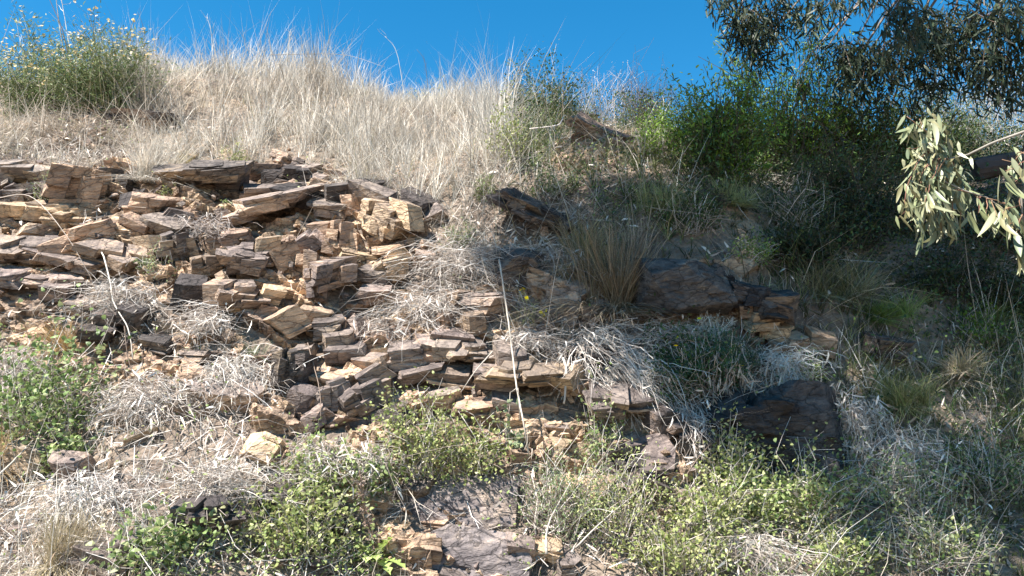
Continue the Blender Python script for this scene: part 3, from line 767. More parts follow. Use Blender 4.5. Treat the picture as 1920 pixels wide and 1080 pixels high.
# ------------------------------------------------------------------ plants, each a thing
def shrub(name, px, py, wpx, hpx, n_stem, n_leaf, ll, lw, cols, label, cat='shrub', stemcol=GREYTWIG, out=.35, mat=M_LEAF,
          flowers=None, shape=1.0, hang=0, stem_r=.003, lift=0.0, jit=.06, depth=None, bare=.25, sickle=.1):
    if depth is None: P_, d, n = at(px, py)
    else: P_, d, n = ray_point(px, py, depth), depth, np.array([0, -.5, .85])
    k = d / F_PX; Wm = wpx * k; Hm = hpx * k
    root = empty(name, P_, label, cat)
    th = rng.uniform(0, 2 * math.pi, n_stem); rr_ = np.sqrt(rng.random(n_stem)); el = rng.random(n_stem)
    lob = .55 + .75 * vnoise(th * 1.3 + px, rr_ * 2.2 + py, 91); rr_ = rr_ * np.where(rng.random(n_stem) < .15, 1.35, 1.0)
    h = Hm * (.35 + .75 * rng.random(n_stem)) * (1 - .35 * np.minimum(rr_, 1.2) ** 2 * shape) * lob * 1.15
    tip = np.stack([np.cos(th) * rr_ * Wm / 2, np.sin(th) * rr_ * Wm / 2 * .7 - out * Hm * .5, h * (1 - 2 * hang)], -1) + P_
    a = P_ + rng.normal(size=(n_stem, 3)) * np.array([Wm * .12, Wm * .08, .01]) - n * .02
    K_ = 6
    pth = curve_paths(a, tip, K_, .11)
    V, F, Cc = tubes(pth, np.full(n_stem, stem_r), np.full(n_stem, stem_r * .35), palette(n_stem, stemcol))
    mesh_obj('stems', V, F, M_TWIG, root, Cc)
    wgt = rng.random(n_stem) ** 1.3 + .05; si = rng.choice(n_stem, n_leaf, p=wgt / wgt.sum()); t = bare + (1 - bare) * rng.random(n_leaf) ** .75
    x = t * (K_ - 1); i0 = np.minimum(x.astype(int), K_ - 2); fx = (x - i0)[:, None]
    pos = pth[si, i0] * (1 - fx) + pth[si, i0 + 1] * fx + rng.normal(size=(n_leaf, 3)) * min(Wm, Hm) * jit
    dr = unit(unit(pos - P_) * .7 + rng.normal(size=(n_leaf, 3)) * .8)
    L_ = ll * rng.uniform(.6, 1.3, n_leaf); W_ = lw * rng.uniform(.6, 1.3, n_leaf)
    V, F, Cc = leaves(pos, dr, unit(UP + rng.normal(size=(n_leaf, 3)) * .7), L_, W_, palette(n_leaf, cols), sickle)
    mesh_obj('foliage', V, F, mat, root, Cc, kind='stuff')
    if flowers:
        fn, fsz, fc = flowers
        # flat little heads: eight-sided discs with a raised rim
        if fn <= 40: sel = rng.integers(0, n_stem, fn)
        else: sel = rng.integers(0, n_stem, fn)
        ctr = tip[sel] + rng.normal(size=(fn, 3)) * np.array([Wm * .06, Wm * .06, Hm * .05]) + UP * Hm * .06
        nn = unit(UP + rng.normal(size=(fn, 3)) * .45 + np.array([0, -.4, 0]))
        s1_ = unit(np.cross(nn, rng.normal(size=(fn, 3)))); s2_ = np.cross(nn, s1_)
        ring = []
        for j in range(8):
            a_ = 2 * math.pi * j / 8; q_ = fsz * (1 if j % 2 == 0 else .72)
            ring.append(ctr + (s1_ * math.cos(a_) + s2_ * math.sin(a_)) * q_ + nn * fsz * .35)
        Vf = np.stack([ctr] + ring + [ctr - nn * fsz * .1], 1)
        b_ = (np.arange(fn) * 10)[:, None]
        Ff = np.concatenate([b_ + [[0, 1 + j, 1 + (j + 1) % 8]] for j in range(8)])
        colf = np.repeat(palette(fn, fc, .1), 10, 0)
        stalks = curve_paths(pth[sel, 4], ctr, 3, .05)
        Vs, Fs, Cs = tubes(stalks, np.full(fn, .0012), np.full(fn, .0012), palette(fn, stemcol))
        mesh_obj('flower_heads', Vf.reshape(-1, 3), [Ff], M_FLOWER, root, colf, kind='stuff')
        mesh_obj('flower_stalks', Vs, [Fs[0]], M_TWIG, root, Cs, kind='stuff')
    return root

def tuft(name, px, py, wpx, hpx, n, cols, label, mat=M_STRAW, w=.004, arch=.6, cat='grass tuft', hang=0.0):
    P_, d, nrm = at(px, py); k = d / F_PX; Wm = wpx * k; Hm = hpx * k
    root = empty(name, P_, label, cat)
    n = int(n * 1.25)
    th = rng.uniform(0, 2 * math.pi, n); sp = rng.random(n) ** .7
    sub = rng.integers(0, 7, n); so_ = rng.normal(size=(7, 3)) * np.array([Wm * .17, .06, .01]); sl_ = rng.normal(size=(7, 3)) * .22
    d_ = unit(np.stack([np.cos(th) * sp * Wm / Hm * .55, np.sin(th) * sp * .5 - .2, np.ones(n)], -1) + sl_[sub] + rng.normal(size=(n, 3)) * .16)
    L_ = Hm * rng.uniform(.25, 1.0, n) * (.7 + .5 * rng.random(7))[sub]
    b = (d_ * np.array([1, 1, 0]) + rng.normal(size=(n, 3)) * np.array([.3, .2, 0])) * (arch * L_)[:, None]; b[:, 2] -= (arch * .4 + hang) * L_
    col_ = rng.random(n) < .22                      # collapsed old blades round the base
    d_[col_] = unit(d_[col_] * np.array([2.4, 1.6, .35]) + np.array([0, -.4, -.2])); b[col_, 2] -= .25 * L_[col_]
    V, F, Cc = blades(P_ + so_[sub] + rng.normal(size=(n, 3)) * np.array([.025, .025, .005]), d_, L_, rng.uniform(.6, 1.2, n) * w, b, palette(n, cols, .28), 4)
    mesh_obj('blades', V, F, mat, root, Cc, kind='stuff')
    return root

def tangle(name, px, py, wpx, hpx, n, label, dirv=(0, 0, -1), r=.0022, cols=GREYTWIG, cat='dead plant', spread=1.0, wob=.13, lf=70):
    """a dead matted plant whose stems fan out from its root over the rocks"""
    P_, d, nrm = at(px, py); k = d / F_PX; Wm = wpx * k; Hm = hpx * k; n = int(n * 1.35); r = r * .8
    P_ = P_ + nrm * .07
    root = empty(name, P_, label, cat)
    a = P_ + rng.normal(size=(n, 3)) * np.array([Wm * .16, .05, Hm * .12])
    v = np.stack([rng.normal(size=n) * Wm * .34 * spread, rng.normal(size=n) * .09 - .08, rng.normal(size=n) * Hm * .22], -1) + np.array(dirv) * (Hm * .5 * rng.random((n, 1)) ** .7)
    v = v * rng.uniform(.35, 1.15, (n, 1)); a = a + np.stack([rng.normal(size=n) * Wm * .12, 0 * rng.random(n), rng.normal(size=n) * Hm * .1], -1)
    pth = curve_paths(a, a + v, 6, wob, sag=nrm * .09)
    V, F, Cc = tubes(pth, rng.uniform(.5, 1.4, n) * r, rng.uniform(.25, .6, n) * r, palette(n, cols))
    mesh_obj('stems', V, F, M_TWIG, root, Cc, kind='stuff')
    if lf:
        si = rng.integers(0, n, lf); ti = rng.integers(1, 6, lf); pos = pth[si, ti]
        V, F, Cc = leaves(pos, unit(rng.normal(size=(lf, 3)) + np.array([0, -.2, -1.2])), unit(rng.normal(size=(lf, 3)) - np.array([0, 1, 0])), rng.uniform(.03, .10, lf), rng.uniform(.006, .014, lf), palette(lf, [(.62, .56, .48), (.45, .37, .3), (.7, .66, .6)]), .3)
        mesh_obj('dry_leaves', V, F, M_TWIG, root, Cc, kind='stuff')
    return root

YG = [(.27, .31, .10), (.34, .37, .14), (.18, .23, .07), (.43, .41, .21)]
LG = [(.22, .30, .10), (.29, .35, .14), (.15, .22, .07), (.38, .39, .20)]
SAGE = [(.22, .26, .17), (.30, .33, .22), (.16, .20, .12)]
BR = [(.16, .26, .03), (.24, .36, .05), (.10, .18, .03)]
EVER = [(.15, .20, .08), (.22, .25, .12), (.11, .16, .06)]
FL = [(.66, .58, .36), (.68, .50, .24), (.74, .68, .54), (.54, .40, .18)]
# ridge, left
shrub('everlasting_shrub', 70, 215, 250, 138, 150, 9500, .045, .009, EVER, 'green wiry shrub topped with papery cream flowers at the left edge of the skyline', flowers=(300, .017, FL), stemcol=[(.16, .18, .08), (.25, .22, .13)], jit=.09, sickle=.05, bare=.1, shape=.5)
shrub('everlasting_shrub', 195, 210, 220, 138, 150, 9500, .045, .009, EVER, 'cream flowered wiry shrub behind the tall bare stalks, next to the pale grass', flowers=(300, .017, FL), stemcol=[(.16, .18, .08), (.25, .22, .13)], jit=.09, sickle=.05, bare=.1, shape=.5)
def stalk(name, pts, r, cols, label, depth=None, forks=0, cat='dead stalk', off=.12, rt=.35):
    """a single long stem through pixels of the bank, at the bank's own distance"""
    W = []
    for i, p in enumerate(pts):
        if depth is None:
            P_, d, n = at(p[0], p[1]); W.append(P_ + n * (p[2] if len(p) > 2 else off))
        else: W.append(ray_point(p[0], p[1], depth + (p[2] if len(p) > 2 else 0)))
    W = np.array(W); t = np.linspace(0, len(W) - 1, 5 * len(W)); i0 = np.minimum(t.astype(int), len(W) - 2)
    W0 = np.vstack([2 * W[0] - W[1], W, 2 * W[-1] - W[-2]]); f = (t - i0)[:, None]
    p0, p1, p2, p3 = W0[i0], W0[i0 + 1], W0[i0 + 2], W0[i0 + 3]
    Q = .5 * (2 * p1 + (p2 - p0) * f + (2 * p0 - 5 * p1 + 4 * p2 - p3) * f ** 2 + (3 * p1 - p0 - 3 * p2 + p3) * f ** 3)
    Q = Q + rng.normal(size=Q.shape) * r * .15
    root = empty(name, W[0], label, cat)
    V, F, Cc = tubes(Q[None], [r], [r * rt], palette(1, cols), 7)
    mesh_obj('stem', V, F, M_TWIG, root, Cc, smooth=True)
    if forks:
        ii = rng.integers(len(Q) // 3, len(Q) - 1, forks); dq = unit(np.gradient(Q, axis=0))[ii]
        e = Q[ii] + unit(dq + rng.normal(size=(forks, 3)) * .5) * rng.uniform(.06, .2, (forks, 1))
        V, F, Cc = tubes(curve_paths(Q[ii], e, 4, .08), np.full(forks, r * .4), np.full(forks, r * .2), palette(forks, cols))
        mesh_obj('twigs', V, F, M_TWIG, root, Cc, kind='stuff')
    return root
D0 = at(140, 205)[1]
PALE = [(.62, .57, .50), (.7, .66, .6)]; DARKT = [(.12, .09, .07), (.18, .13, .10)]
stalk('dead_stalk', [(140, 205), (126, 130), (113, 60), (102, -30)], .008, PALE, 'tallest pale bare stalk leaving the top of the photo above the cream flowers', D0 - .2, 6)
stalk('dead_stalk', [(146, 205), (135, 120), (124, 50), (110, -30)], .006, PALE, 'pale forked stalk leaning against the tallest one above the flowering shrubs', D0 - .25, 7)
stalk('dead_stalk', [(138, 160), (118, 60), (100, 15), (85, -20)], .005, DARKT, 'dark thin stalk crossing left of the two pale stalks at the top of the photo', D0 - .3, 3)
stalk('dead_stalk', [(62, 190), (38, 80), (30, 35)], .004, PALE, 'short pale stalk over the shrub nearest the left edge', D0 - .1, 5)
for i, (x0, y0, x1, y1, r_, lb) in enumerate([(530, 130, 545, 55, .006, 'reddish seeding grass stalk standing highest above the middle skyline'), (400, 110, 388, 30, .006, 'feathery straw stalk rising above the grass left of the middle skyline'),
        (760, 130, 722, 68, .004, 'crooked thin stem bending left against the blue sky above the pale grass'), (806, 145, 782, 93, .004, 'dark curved stem against the sky left of the grass hollow'), (275, 95, 258, 22, .004, 'dark thin stem against the sky just right of the cream flowers'),
        (1050, 195, 1058, 140, .004, 'thin dark stem on the ridge above the dark green bushes')]):
    P_, d, n = at(x0, y0 + 70)
    stalk('grass_stalk', [(x0, y0 + 60), ((x0 + x1) / 2 + 3, (y0 + y1) / 2), (x1, y1)], r_, STRAW if i in (0, 1, 2) else DARKT, lb, d, 9 if i < 2 else 2, cat='grass stalk')

shrub('bush', 655, 262, 46, 40, 24, 300, .025, .010, YG, 'small green weed sunk in the tall pale grass below the skyline', cat='weed')
shrub('bush', 815, 215, 110, 62, 60, 900, .028, .008, [(.42, .40, .16), (.50, .46, .22)], 'yellowish bush showing through the pale grass near its right end')
shrub('bush', 955, 320, 80, 120, 60, 900, .026, .013, YG, 'yellow green leafy plant climbing through grass where the pale slope ends')
shrub('bush', 972, 238, 66, 130, 60, 1900, .028, .016, DKGREEN, 'upright dark leafy bush, leftmost on the ridge beside the pale grass')
shrub('bush', 1035, 240, 110, 110, 90, 3000, .028, .016, DKGREEN, 'dark rounded bush on the ridge above the jutting slab')
shrub('bush', 1125, 270, 150, 130, 170, 3600, .025, .006, [(.18, .17, .12), (.26, .24, .19), (.34, .31, .27)], 'grey brown wiry shrub with pale seed heads on the ridge above reddish earth', flowers=(60, .009, [(.66, .62, .56)]))
shrub('bush', 1212, 255, 120, 130, 240, 1600, .02, .003, [(.10, .08, .07), (.16, .13, .10)], 'dark leafless twiggy bush against the blue sky on the ridge', stemcol=DARKT, bare=.6)
shrub('bush', 1235, 300, 120, 100, 80, 1700, .04, .011, BR, 'vivid green narrow leaved bush, sunlit at the foot of the big dark shrubs')
shrub('tall_shrub', 1350, 330, 190, 212, 132, 6976, 0.0477, 0.0148, BR + [(.06, .11, .03), (.08, .14, .04), (.12, .19, .05)], 'tall green shrub with long wands reaching into the sky beside the twiggy bush', stemcol=[(.07, .055, .04), (.11, .09, .06)], bare=.1, jit=.05, stem_r=.006, out=.2)
shrub('tall_shrub', 1480, 340, 253, 280, 156, 9547, 0.0477, 0.0148, BR + [(.06, .11, .03), (.08, .15, .04)], 'large green shrub under the hanging gum foliage on the ridge', stemcol=[(.07, .055, .04), (.11, .09, .06)], bare=.1, jit=.05, stem_r=.007, out=.2)
shrub('tall_shrub', 1620, 330, 231, 183, 144, 6976, 0.0530, 0.0148, [(.06, .11, .03), (.08, .14, .04), (.12, .19, .05)], 'dark shrub filling the gap left of the lit gum leaf spray', stemcol=[(.07, .055, .04), (.11, .09, .06)], bare=.1, jit=.05, stem_r=.007, out=.2)
shrub('tall_shrub', 1570, 400, 264, 146, 132, 5508, 0.0477, 0.0117, DKGREEN + [(.12, .10, .07)], 'low tangled shrub in deep shade below the big dark shrubs', stemcol=[(.07, .055, .04), (.11, .09, .06)], bare=.1, jit=.05, stem_r=.005, out=.2)
shrub('bush', 1380, 345, 110, 60, 50, 1300, .035, .013, BR, 'bright green sprig catching sun below the tallest green shrub')
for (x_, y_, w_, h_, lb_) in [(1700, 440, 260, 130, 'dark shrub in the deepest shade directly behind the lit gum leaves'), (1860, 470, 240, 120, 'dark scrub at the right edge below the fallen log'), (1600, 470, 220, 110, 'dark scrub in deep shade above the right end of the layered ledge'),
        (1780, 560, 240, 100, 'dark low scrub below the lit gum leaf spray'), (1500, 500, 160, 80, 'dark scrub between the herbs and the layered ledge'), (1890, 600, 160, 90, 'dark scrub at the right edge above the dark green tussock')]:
    shrub('bush', x_, y_, w_, h_, 70, 2600, .045, .012, [(.03, .05, .018), (.05, .075, .025), (.045, .045, .03)], lb_, stemcol=[(.07, .055, .04), (.16, .14, .12)], bare=.1, jit=.1)  # bush palette kept very dark to carry the deep shade in its colour
shrub('tall_shrub', 1720, 330, 240, 190, 140, 5600, 0.0530, 0.0148, [(.05, .08, .025), (.07, .11, .035), (.1, .14, .05)], 'dark green shrub closing the skyline above the lit gum leaf spray', stemcol=[(.07, .055, .04), (.11, .09, .06)], bare=.1, jit=.05, stem_r=.006, out=.1)
shrub('tall_shrub', 1555, 330, 200, 200, 130, 4800, 0.0477, 0.0138, BR + [(.06, .11, .03), (.08, .15, .04)], 'mid green shrub rising between the large green shrub and the gum leaf spray', stemcol=[(.07, .055, .04), (.11, .09, .06)], bare=.1, jit=.05, stem_r=.006, out=.1)
P0 = at(1760, 300)[1]
shrub('far_shrub', 1800, 300, 209, 175, 192, 6480, 0.0318, 0.0106, SAGE + [(.30, .30, .22)], 'hazy grey green shrub behind the lit gum leaf spray on the ridge', depth=P0 + 1.0, out=0)
shrub('far_shrub', 1900, 330, 165, 202, 168, 5400, 0.0318, 0.0106, SAGE, 'grey green shrub at the right edge behind the pale gum branch', depth=P0 + .6, out=0)
shrub('bush', 1400, 500, 120, 62, 60, 1100, .022, .012, BR + LG, 'small sunlit green herb patch above the wide shaded ledge')
shrub('bush', 1300, 440, 130, 80, 80, 2000, .03, .010, DKGREEN, 'dark green bush in shade above the small sunlit herbs')
shrub('bush', 1330, 395, 70, 44, 50, 900, .03, .006, [(.06, .05, .045), (.1, .09, .07)], 'nearly black dry bush at the top of the shaded grass', stemcol=DARKT)
shrub('bush', 1480, 430, 170, 110, 90, 2600, .03, .008, DKGREEN + [(.2, .18, .1)], 'olive scrub in shade between the herbs and the darkest hollow')
# daisy bush and things near it
shrub('daisy_bush', 1305, 745, 190, 110, 160, 4600, .030, .010, [(.06, .12, .04), (.09, .17, .06), (.05, .08, .04)], 'deep green daisy bush with a few yellow flowers left of the hanging dry leaves', flowers=(9, .016, [(.85, .62, .02)]))
shrub('daisy_bush', 1375, 735, 100, 110, 90, 2000, .045, .006, [(.07, .12, .07), (.12, .17, .10)], 'blue green feathery bush growing behind the hanging dry leaf bunches')
shrub('daisy_plant', 985, 605, 110, 50, 22, 90, .02, .008, YG, 'thin stemmed plant with small yellow daisies below the dark block', cat='flower', flowers=(6, .016, [(.85, .62, .02)]), stemcol=[(.4, .38, .2)])
shrub('bush', 1330, 650, 90, 60, 90, 900, .03, .006, [(.40, .42, .34), (.5, .5, .44)], 'pale silvery dry bush below the shaded overhang', stemcol=PALE)
# left and middle, among the rocks
for a_ in [('bush', 95, 400, 60, 90, 34, 500, .022, .007, SAGE + YG, 'grey green sprig in front of the left striped block, upper left rocks'),
           ('bush', 290, 520, 70, 70, 34, 520, .022, .008, SAGE + LG, 'pale green herb among slabs right of the left root stem'),
           ('bush', 372, 560, 44, 26, 26, 320, .018, .010, LG, 'tiny green cushion plant on a ledge left of the reddish blocks'),
           ('bush', 425, 405, 26, 34, 12, 90, .03, .009, LG, 'single small seedling against the shaded crack under the top ledge'),
           ('bush', 310, 375, 34, 46, 16, 140, .025, .009, YG, 'thin yellow green sprig left of the purple top ledge'),
           ('bush', 440, 315, 60, 44, 34, 480, .02, .007, YG, 'low yellow green weed at the grass edge above the top ledge'),
           ('bush', 862, 470, 60, 60, 44, 700, .02, .007, LG + SAGE, 'green weed at the right end of the rock face below the pale grass'),
           ('bush', 915, 375, 40, 66, 34, 500, .03, .006, [(.12, .18, .05), (.2, .24, .08)], 'narrow dark green tuft plant in dry grass above the tilted slab'),
           ('bush', 1040, 370, 100, 50, 50, 800, .022, .010, LG + DKGREEN, 'leafy weed in half shade between the ridge slab and the tilted slab'),
           ('bush', 1170, 480, 40, 60, 36, 600, .02, .006, YG, 'yellow green plant inside the tall brown tuft, beside the ledge')]:
    shrub(*a_, cat='weed')
tuft('grass_tuft', 465, 668, 70, 50, 260, [(.16, .22, .12), (.24, .28, .16)], 'fine grey green tuft at the foot of the reddish blocks', M_LEAF, .003)
tuft('grass_tuft', 120, 660, 80, 80, 380, [(.42, .28, .13), (.50, .36, .18)], 'orange brown grass tuft above the big leafy bush at left', w=.004)
tuft('grass_tuft', 10, 880, 120, 120, 700, [(.50, .36, .20), (.60, .46, .28), (.42, .28, .14)], 'orange straw tuft at the left edge beneath the leafy bush', w=.005)
tuft('grass_tuft', 345, 315, 60, 44, 260, [(.38, .30, .14), (.46, .40, .22)], 'olive brown tuft at the upper edge of the rocks left of centre', w=.004)
tuft('grass_tuft', 280, 350, 90, 130, 700, STRAW, 'pale upright tuft standing in front of the rocks beside the olive tuft', w=.004, arch=.3)
tuft('grass_tuft', 1150, 585, 130, 200, 1500, [(.22, .16, .10), (.28, .21, .14), (.36, .30, .22), (.16, .15, .08)], 'tall reddish brown tuft standing between two shaded ledges', w=.004, arch=.35)
tuft('grass_tuft', 1190, 520, 90, 150, 700, [(.34, .30, .24), (.42, .37, .30), (.26, .21, .16)], 'grey straw tuft leaning over the right side of the reddish brown tuft', w=.004, arch=.25)
tuft('grass_tuft', 1100, 500, 100, 130, 700, [(.2, .2, .1), (.34, .3, .18)], 'olive tuft in half shade left of the reddish brown tuft', w=.004, arch=.4)
tuft('grass_tuft', 1690, 760, 130, 100, 800, [(.28, .30, .12), (.42, .38, .2), (.2, .24, .08)], 'yellow green tussock right of the boulder, above the litter', M_LEAF, .004)
tuft('grass_tuft', 1800, 710, 150, 90, 800, [(.42, .34, .24), (.5, .42, .32), (.3, .28, .14)], 'brownish drooping tussock near the right edge in dappled light', w=.004)
tuft('grass_tuft', 1650, 600, 110, 70, 700, [(.16, .24, .05), (.24, .32, .09)], 'bright green grass tussock below the darkest shade', M_LEAF, .004)
tuft('grass_tuft', 1570, 560, 140, 110, 800, [(.16, .16, .07), (.26, .25, .14), (.32, .29, .2)], 'olive grass clump in shade at the right end of the layered ledge', w=.004)
tuft('grass_tuft', 1680, 660, 120, 60, 600, [(.44, .37, .3), (.54, .48, .42)], 'dry greyish tussock hanging over the dark stone right of the rubble', w=.004, hang=.5)
tuft('grass_tuft', 1850, 620, 140, 90, 700, [(.1, .15, .05), (.18, .24, .08)], 'dark green tussock by the right edge above the brownish one', M_LEAF, .004)
tuft('grass_tuft', 110, 1060, 140, 150, 900, [(.40, .33, .22), (.5, .43, .32), (.32, .26, .14)], 'brownish upright grass clump in the lower left corner', w=.0035, arch=.25)
tuft('grass_tuft', 1250, 390, 160, 70, 900, [(.40, .40, .18), (.46, .44, .24), (.28, .32, .12)], 'sunlit yellow green grass clump below the reddish earth rock', M_LEAF, .004, arch=.3)
tuft('grass_tuft', 1360, 385, 120, 60, 700, [(.32, .36, .14), (.4, .4, .2)], 'sunlit green grass clump right of the yellower one', M_LEAF, .004, arch=.3)

# lower leafy bushes
shrub('leafy_bush', 95, 830, 251, 225, 114, 1795, 0.0330, 0.0263, [(.16, .23, .07), (.23, .30, .11), (.11, .17, .05), (.32, .35, .17)], 'big round leaved green bush at the left edge', out=.3, jit=.11)
shrub('leafy_bush', 120, 885, 113, 73, 41, 358, 0.0350, 0.0282, LG, 'lower bright green lobe below the big left bush', jit=.11)
shrub('leafy_bush', 790, 905, 189, 157, 104, 1795, 0.0233, 0.0169, YG, 'yellow green bush hiding the rock foot beside the purple slab', jit=.11)
shrub('leafy_bush', 880, 905, 138, 136, 72, 1136, 0.0233, 0.0169, YG, 'second yellow green bush just right of the rock foot bush', jit=.11)
shrub('leafy_bush', 600, 930, 189, 115, 83, 1016, 0.0253, 0.0187, YG + LG, 'sparse green bush in dead grass below the broken lower blocks', jit=.11)
shrub('leafy_bush', 560, 1050, 239, 136, 104, 1675, 0.0271, 0.0206, YG, 'low yellow green bush at the bottom left of the thistle', jit=.11)
shrub('leafy_bush', 300, 1060, 189, 115, 62, 717, 0.0350, 0.0282, LG, 'light green vine like bush under the dark low stone', jit=.11)
shrub('leafy_bush', 680, 945, 138, 94, 62, 598, 0.0292, 0.0206, LG, 'round leaved green plant above the thistle', jit=.11)
shrub('leafy_bush', 1060, 985, 214, 147, 135, 3110, 0.0214, 0.0056, [(.18, .24, .10), (.26, .31, .15), (.12, .18, .08)], 'dense fine leaved bush right of the purple slab', jit=.11)
shrub('leafy_bush', 1150, 1010, 189, 147, 114, 2153, 0.0214, 0.0094, YG, 'bright fine leaved bush beneath the smooth slate rock', jit=.11)
shrub('leafy_bush', 1120, 880, 75, 136, 41, 478, 0.0253, 0.0150, LG, 'narrow climbing green plant left of the overhanging tan boulder', jit=.11)
shrub('leafy_bush', 1420, 965, 150, 80, 93, 1376, 0.0311, 0.0244, LG, 'light green bush growing in front of the foot of the biggest black boulder', jit=.11)
shrub('leafy_bush', 1370, 925, 138, 115, 72, 897, 0.0253, 0.0206, YG, 'yellow green bush in front of the dark pitted boulder', jit=.11)
shrub('leafy_bush', 1345, 1010, 239, 126, 114, 1914, 0.0253, 0.0169, YG, 'broad low bush with yellowing leaves at lower right of centre', jit=.11)
shrub('leafy_bush', 1530, 980, 214, 126, 104, 1555, 0.0253, 0.0187, YG + LG, 'yellow green bush below the right side of the biggest boulder', jit=.11)
shrub('leafy_bush', 1270, 1070, 202, 105, 104, 1555, 0.0253, 0.0169, YG, 'low bush on the bottom edge below the smooth slate rock', jit=.11)
shrub('leafy_bush', 1690, 960, 214, 105, 104, 1435, 0.0233, 0.0150, LG + SAGE, 'grey green bush in dappled shade at lower right', jit=.11)
shrub('leafy_bush', 1820, 650, 125, 84, 62, 657, 0.0253, 0.0150, BR, 'sunlit green sprig plant near the right edge under the deep shade', jit=.11)
shrub('leafy_bush', 1850, 930, 202, 126, 104, 1435, 0.0233, 0.0131, DKGREEN + LG, 'dark leaved bush at the lower right edge', jit=.11)
shrub('leafy_bush', 1760, 1060, 251, 115, 114, 1555, 0.0233, 0.0131, YG + SAGE, 'mixed green bush in the lower right corner', jit=.11)
shrub('leafy_bush', 1510, 720, 101, 63, 41, 418, 0.0233, 0.0131, LG, 'pale green weed above the flat top of the biggest boulder', jit=.11)
shrub('leafy_bush', 1560, 1070, 189, 94, 93, 1196, 0.0233, 0.0150, YG, 'low yellow green bush on the bottom edge, right of centre', jit=.11)
shrub('ivy_plant', 1185, 765, 90, 30, 30, 220, .040, .032, [(.28, .36, .24), (.36, .42, .3)], 'greyish ivy sprig lying over the tan overhanging ledge', cat='creeper')
shrub('ivy_plant', 965, 850, 40, 90, 20, 80, .036, .028, [(.19, .25, .13), (.27, .31, .18)], 'greyish ivy runner beside the lower end of the long pale root', cat='creeper')
# thistle
def thistle(px, py, label):
    P_, d, n = at(px, py); root = empty('thistle', P_, label, 'thistle')
    m = 16
    V = []; F = []; off = 0; cols = []
    for i in range(m):
        a = 2 * math.pi * i / m + rng.normal() * .15; ln = rng.uniform(.16, .30); el = rng.uniform(.2, 1.1)
        dv = np.array([math.cos(a) * math.cos(el), math.sin(a) * math.cos(el) - .3, math.sin(el)]); dv /= np.linalg.norm(dv)
        sd = unit(np.cross(dv, UP)); c_ = palette(1, [(.34, .44, .12), (.42, .5, .18)])[0]
        seg = 11; prev = None; W_ = []
        for j in range(seg + 1):
            t = j / seg; wd = .035 * math.sin(math.pi * min(1, .08 + .92 * t)) ** .7 * (1.25 if j % 2 else .45) if j < seg else 0.0
            c0 = P_ + dv * ln * t + np.array([0, 0, -.35 * ln * t * t]); W_ += [c0 - sd * wd + UP * wd * .3, c0, c0 + sd * wd + UP * wd * .3]
        V += W_
        for j in range(seg):
            b = off + 3 * j; F += [[b, b + 1, b + 4, b + 3], [b + 1, b + 2, b + 5, b + 4]]
        o_ = mesh_obj('leaf', np.array(W_), [np.array([[3 * j, 3 * j + 1, 3 * j + 4, 3 * j + 3] for j in range(seg)] + [[3 * j + 1, 3 * j + 2, 3 * j + 5, 3 * j + 4] for j in range(seg)])], M_LEAF, root, np.tile(c_, (len(W_), 1)))
    st = curve_paths(np.array([P_]), np.array([P_ + np.array([-.09, -.02, .46])]), 8, .03)
    Vt, Ft, Ct = tubes(st, [.007], [.004], palette(1, [(.30, .2, .15)]), 6); mesh_obj('stem', Vt, Ft, M_TWIG, root, Ct)
    k = 700; t = rng.random(k) * .75 + .25; i0 = np.minimum((t * 7).astype(int), 6)
    pos = st[0][i0]; dr = unit(rng.normal(size=(k, 3)))
    Vt, Ft, Ct = leaves(pos + dr * .01, dr, unit(rng.normal(size=(k, 3))), rng.uniform(.015, .035, k), np.full(k, .004), palette(k, [(.5, .36, .28), (.42, .28, .22), (.6, .5, .42)]))
    mesh_obj('dry_bracts', Vt, Ft, M_TWIG, root, Ct, kind='stuff')
thistle(695, 1055, 'light green prickly thistle with a brown dead flower spike at the bottom')

# dead tangles draped on the face
DN = (0, -.1, -1)
tangle('dead_shrub', 815, 585, 190, 100, 420, 'pale matted dead shrub right of the rock face centre', spread=1.1)
tangle('dead_shrub', 740, 625, 90, 60, 150, 'pale wiry dead clump draped over blocks below the face centre', dirv=(-.6, -.1, -.7))
tangle('dead_shrub', 870, 500, 190, 100, 420, 'grey dead clump where the long pale root starts', spread=1.2)
tangle('dead_shrub', 1110, 660, 130, 170, 420, 'big bunch of hanging dead stems sweeping down right of the long root', dirv=(1.0, -.2, -1.0), spread=.6, wob=.06, r=.003, cols=[(.54, .48, .42), (.62, .57, .51), (.42, .35, .3)])
tangle('dead_shrub', 1200, 720, 110, 180, 260, 'straggling dead stems hanging beneath the big sweeping bunch', dirv=(.7, -.2, -1.1), spread=.5, wob=.07, r=.003, cols=[(.54, .48, .42), (.6, .55, .49)])
tangle('dead_shrub', 1075, 670, 100, 120, 160, 'dead stems falling left from the big sweeping bunch', dirv=(-.8, -.2, -1.0), spread=.5, wob=.07, r=.003)
tangle('dead_shrub', 1290, 800, 110, 130, 200, 'thin dead stems hanging beside the dark pitted boulder', dirv=(0, -.2, -1.2), spread=.6, wob=.08)
tangle('dead_shrub', 235, 570, 160, 110, 380, 'pale dead clump around the left root stem', lf=160, spread=1.2)
tangle('dead_shrub', 400, 610, 110, 90, 300, 'grey dead clump left of the reddish blocks', dirv=(-.6, -.1, -.6), wob=.1)
tangle('dead_shrub', 390, 440, 110, 60, 260, 'small dark dead clump beneath the purple top ledge', cols=[(.3, .25, .22), (.42, .37, .34)])
tangle('dead_shrub', 450, 715, 150, 120, 480, 'whitish heap of dead stems and leaves left of the dark square block', lf=500, cols=[(.56, .51, .46), (.66, .62, .57), (.42, .36, .31)])
tangle('dead_shrub', 300, 760, 200, 120, 420, 'mauve grey dead brush right of the big leafy bush', lf=260)
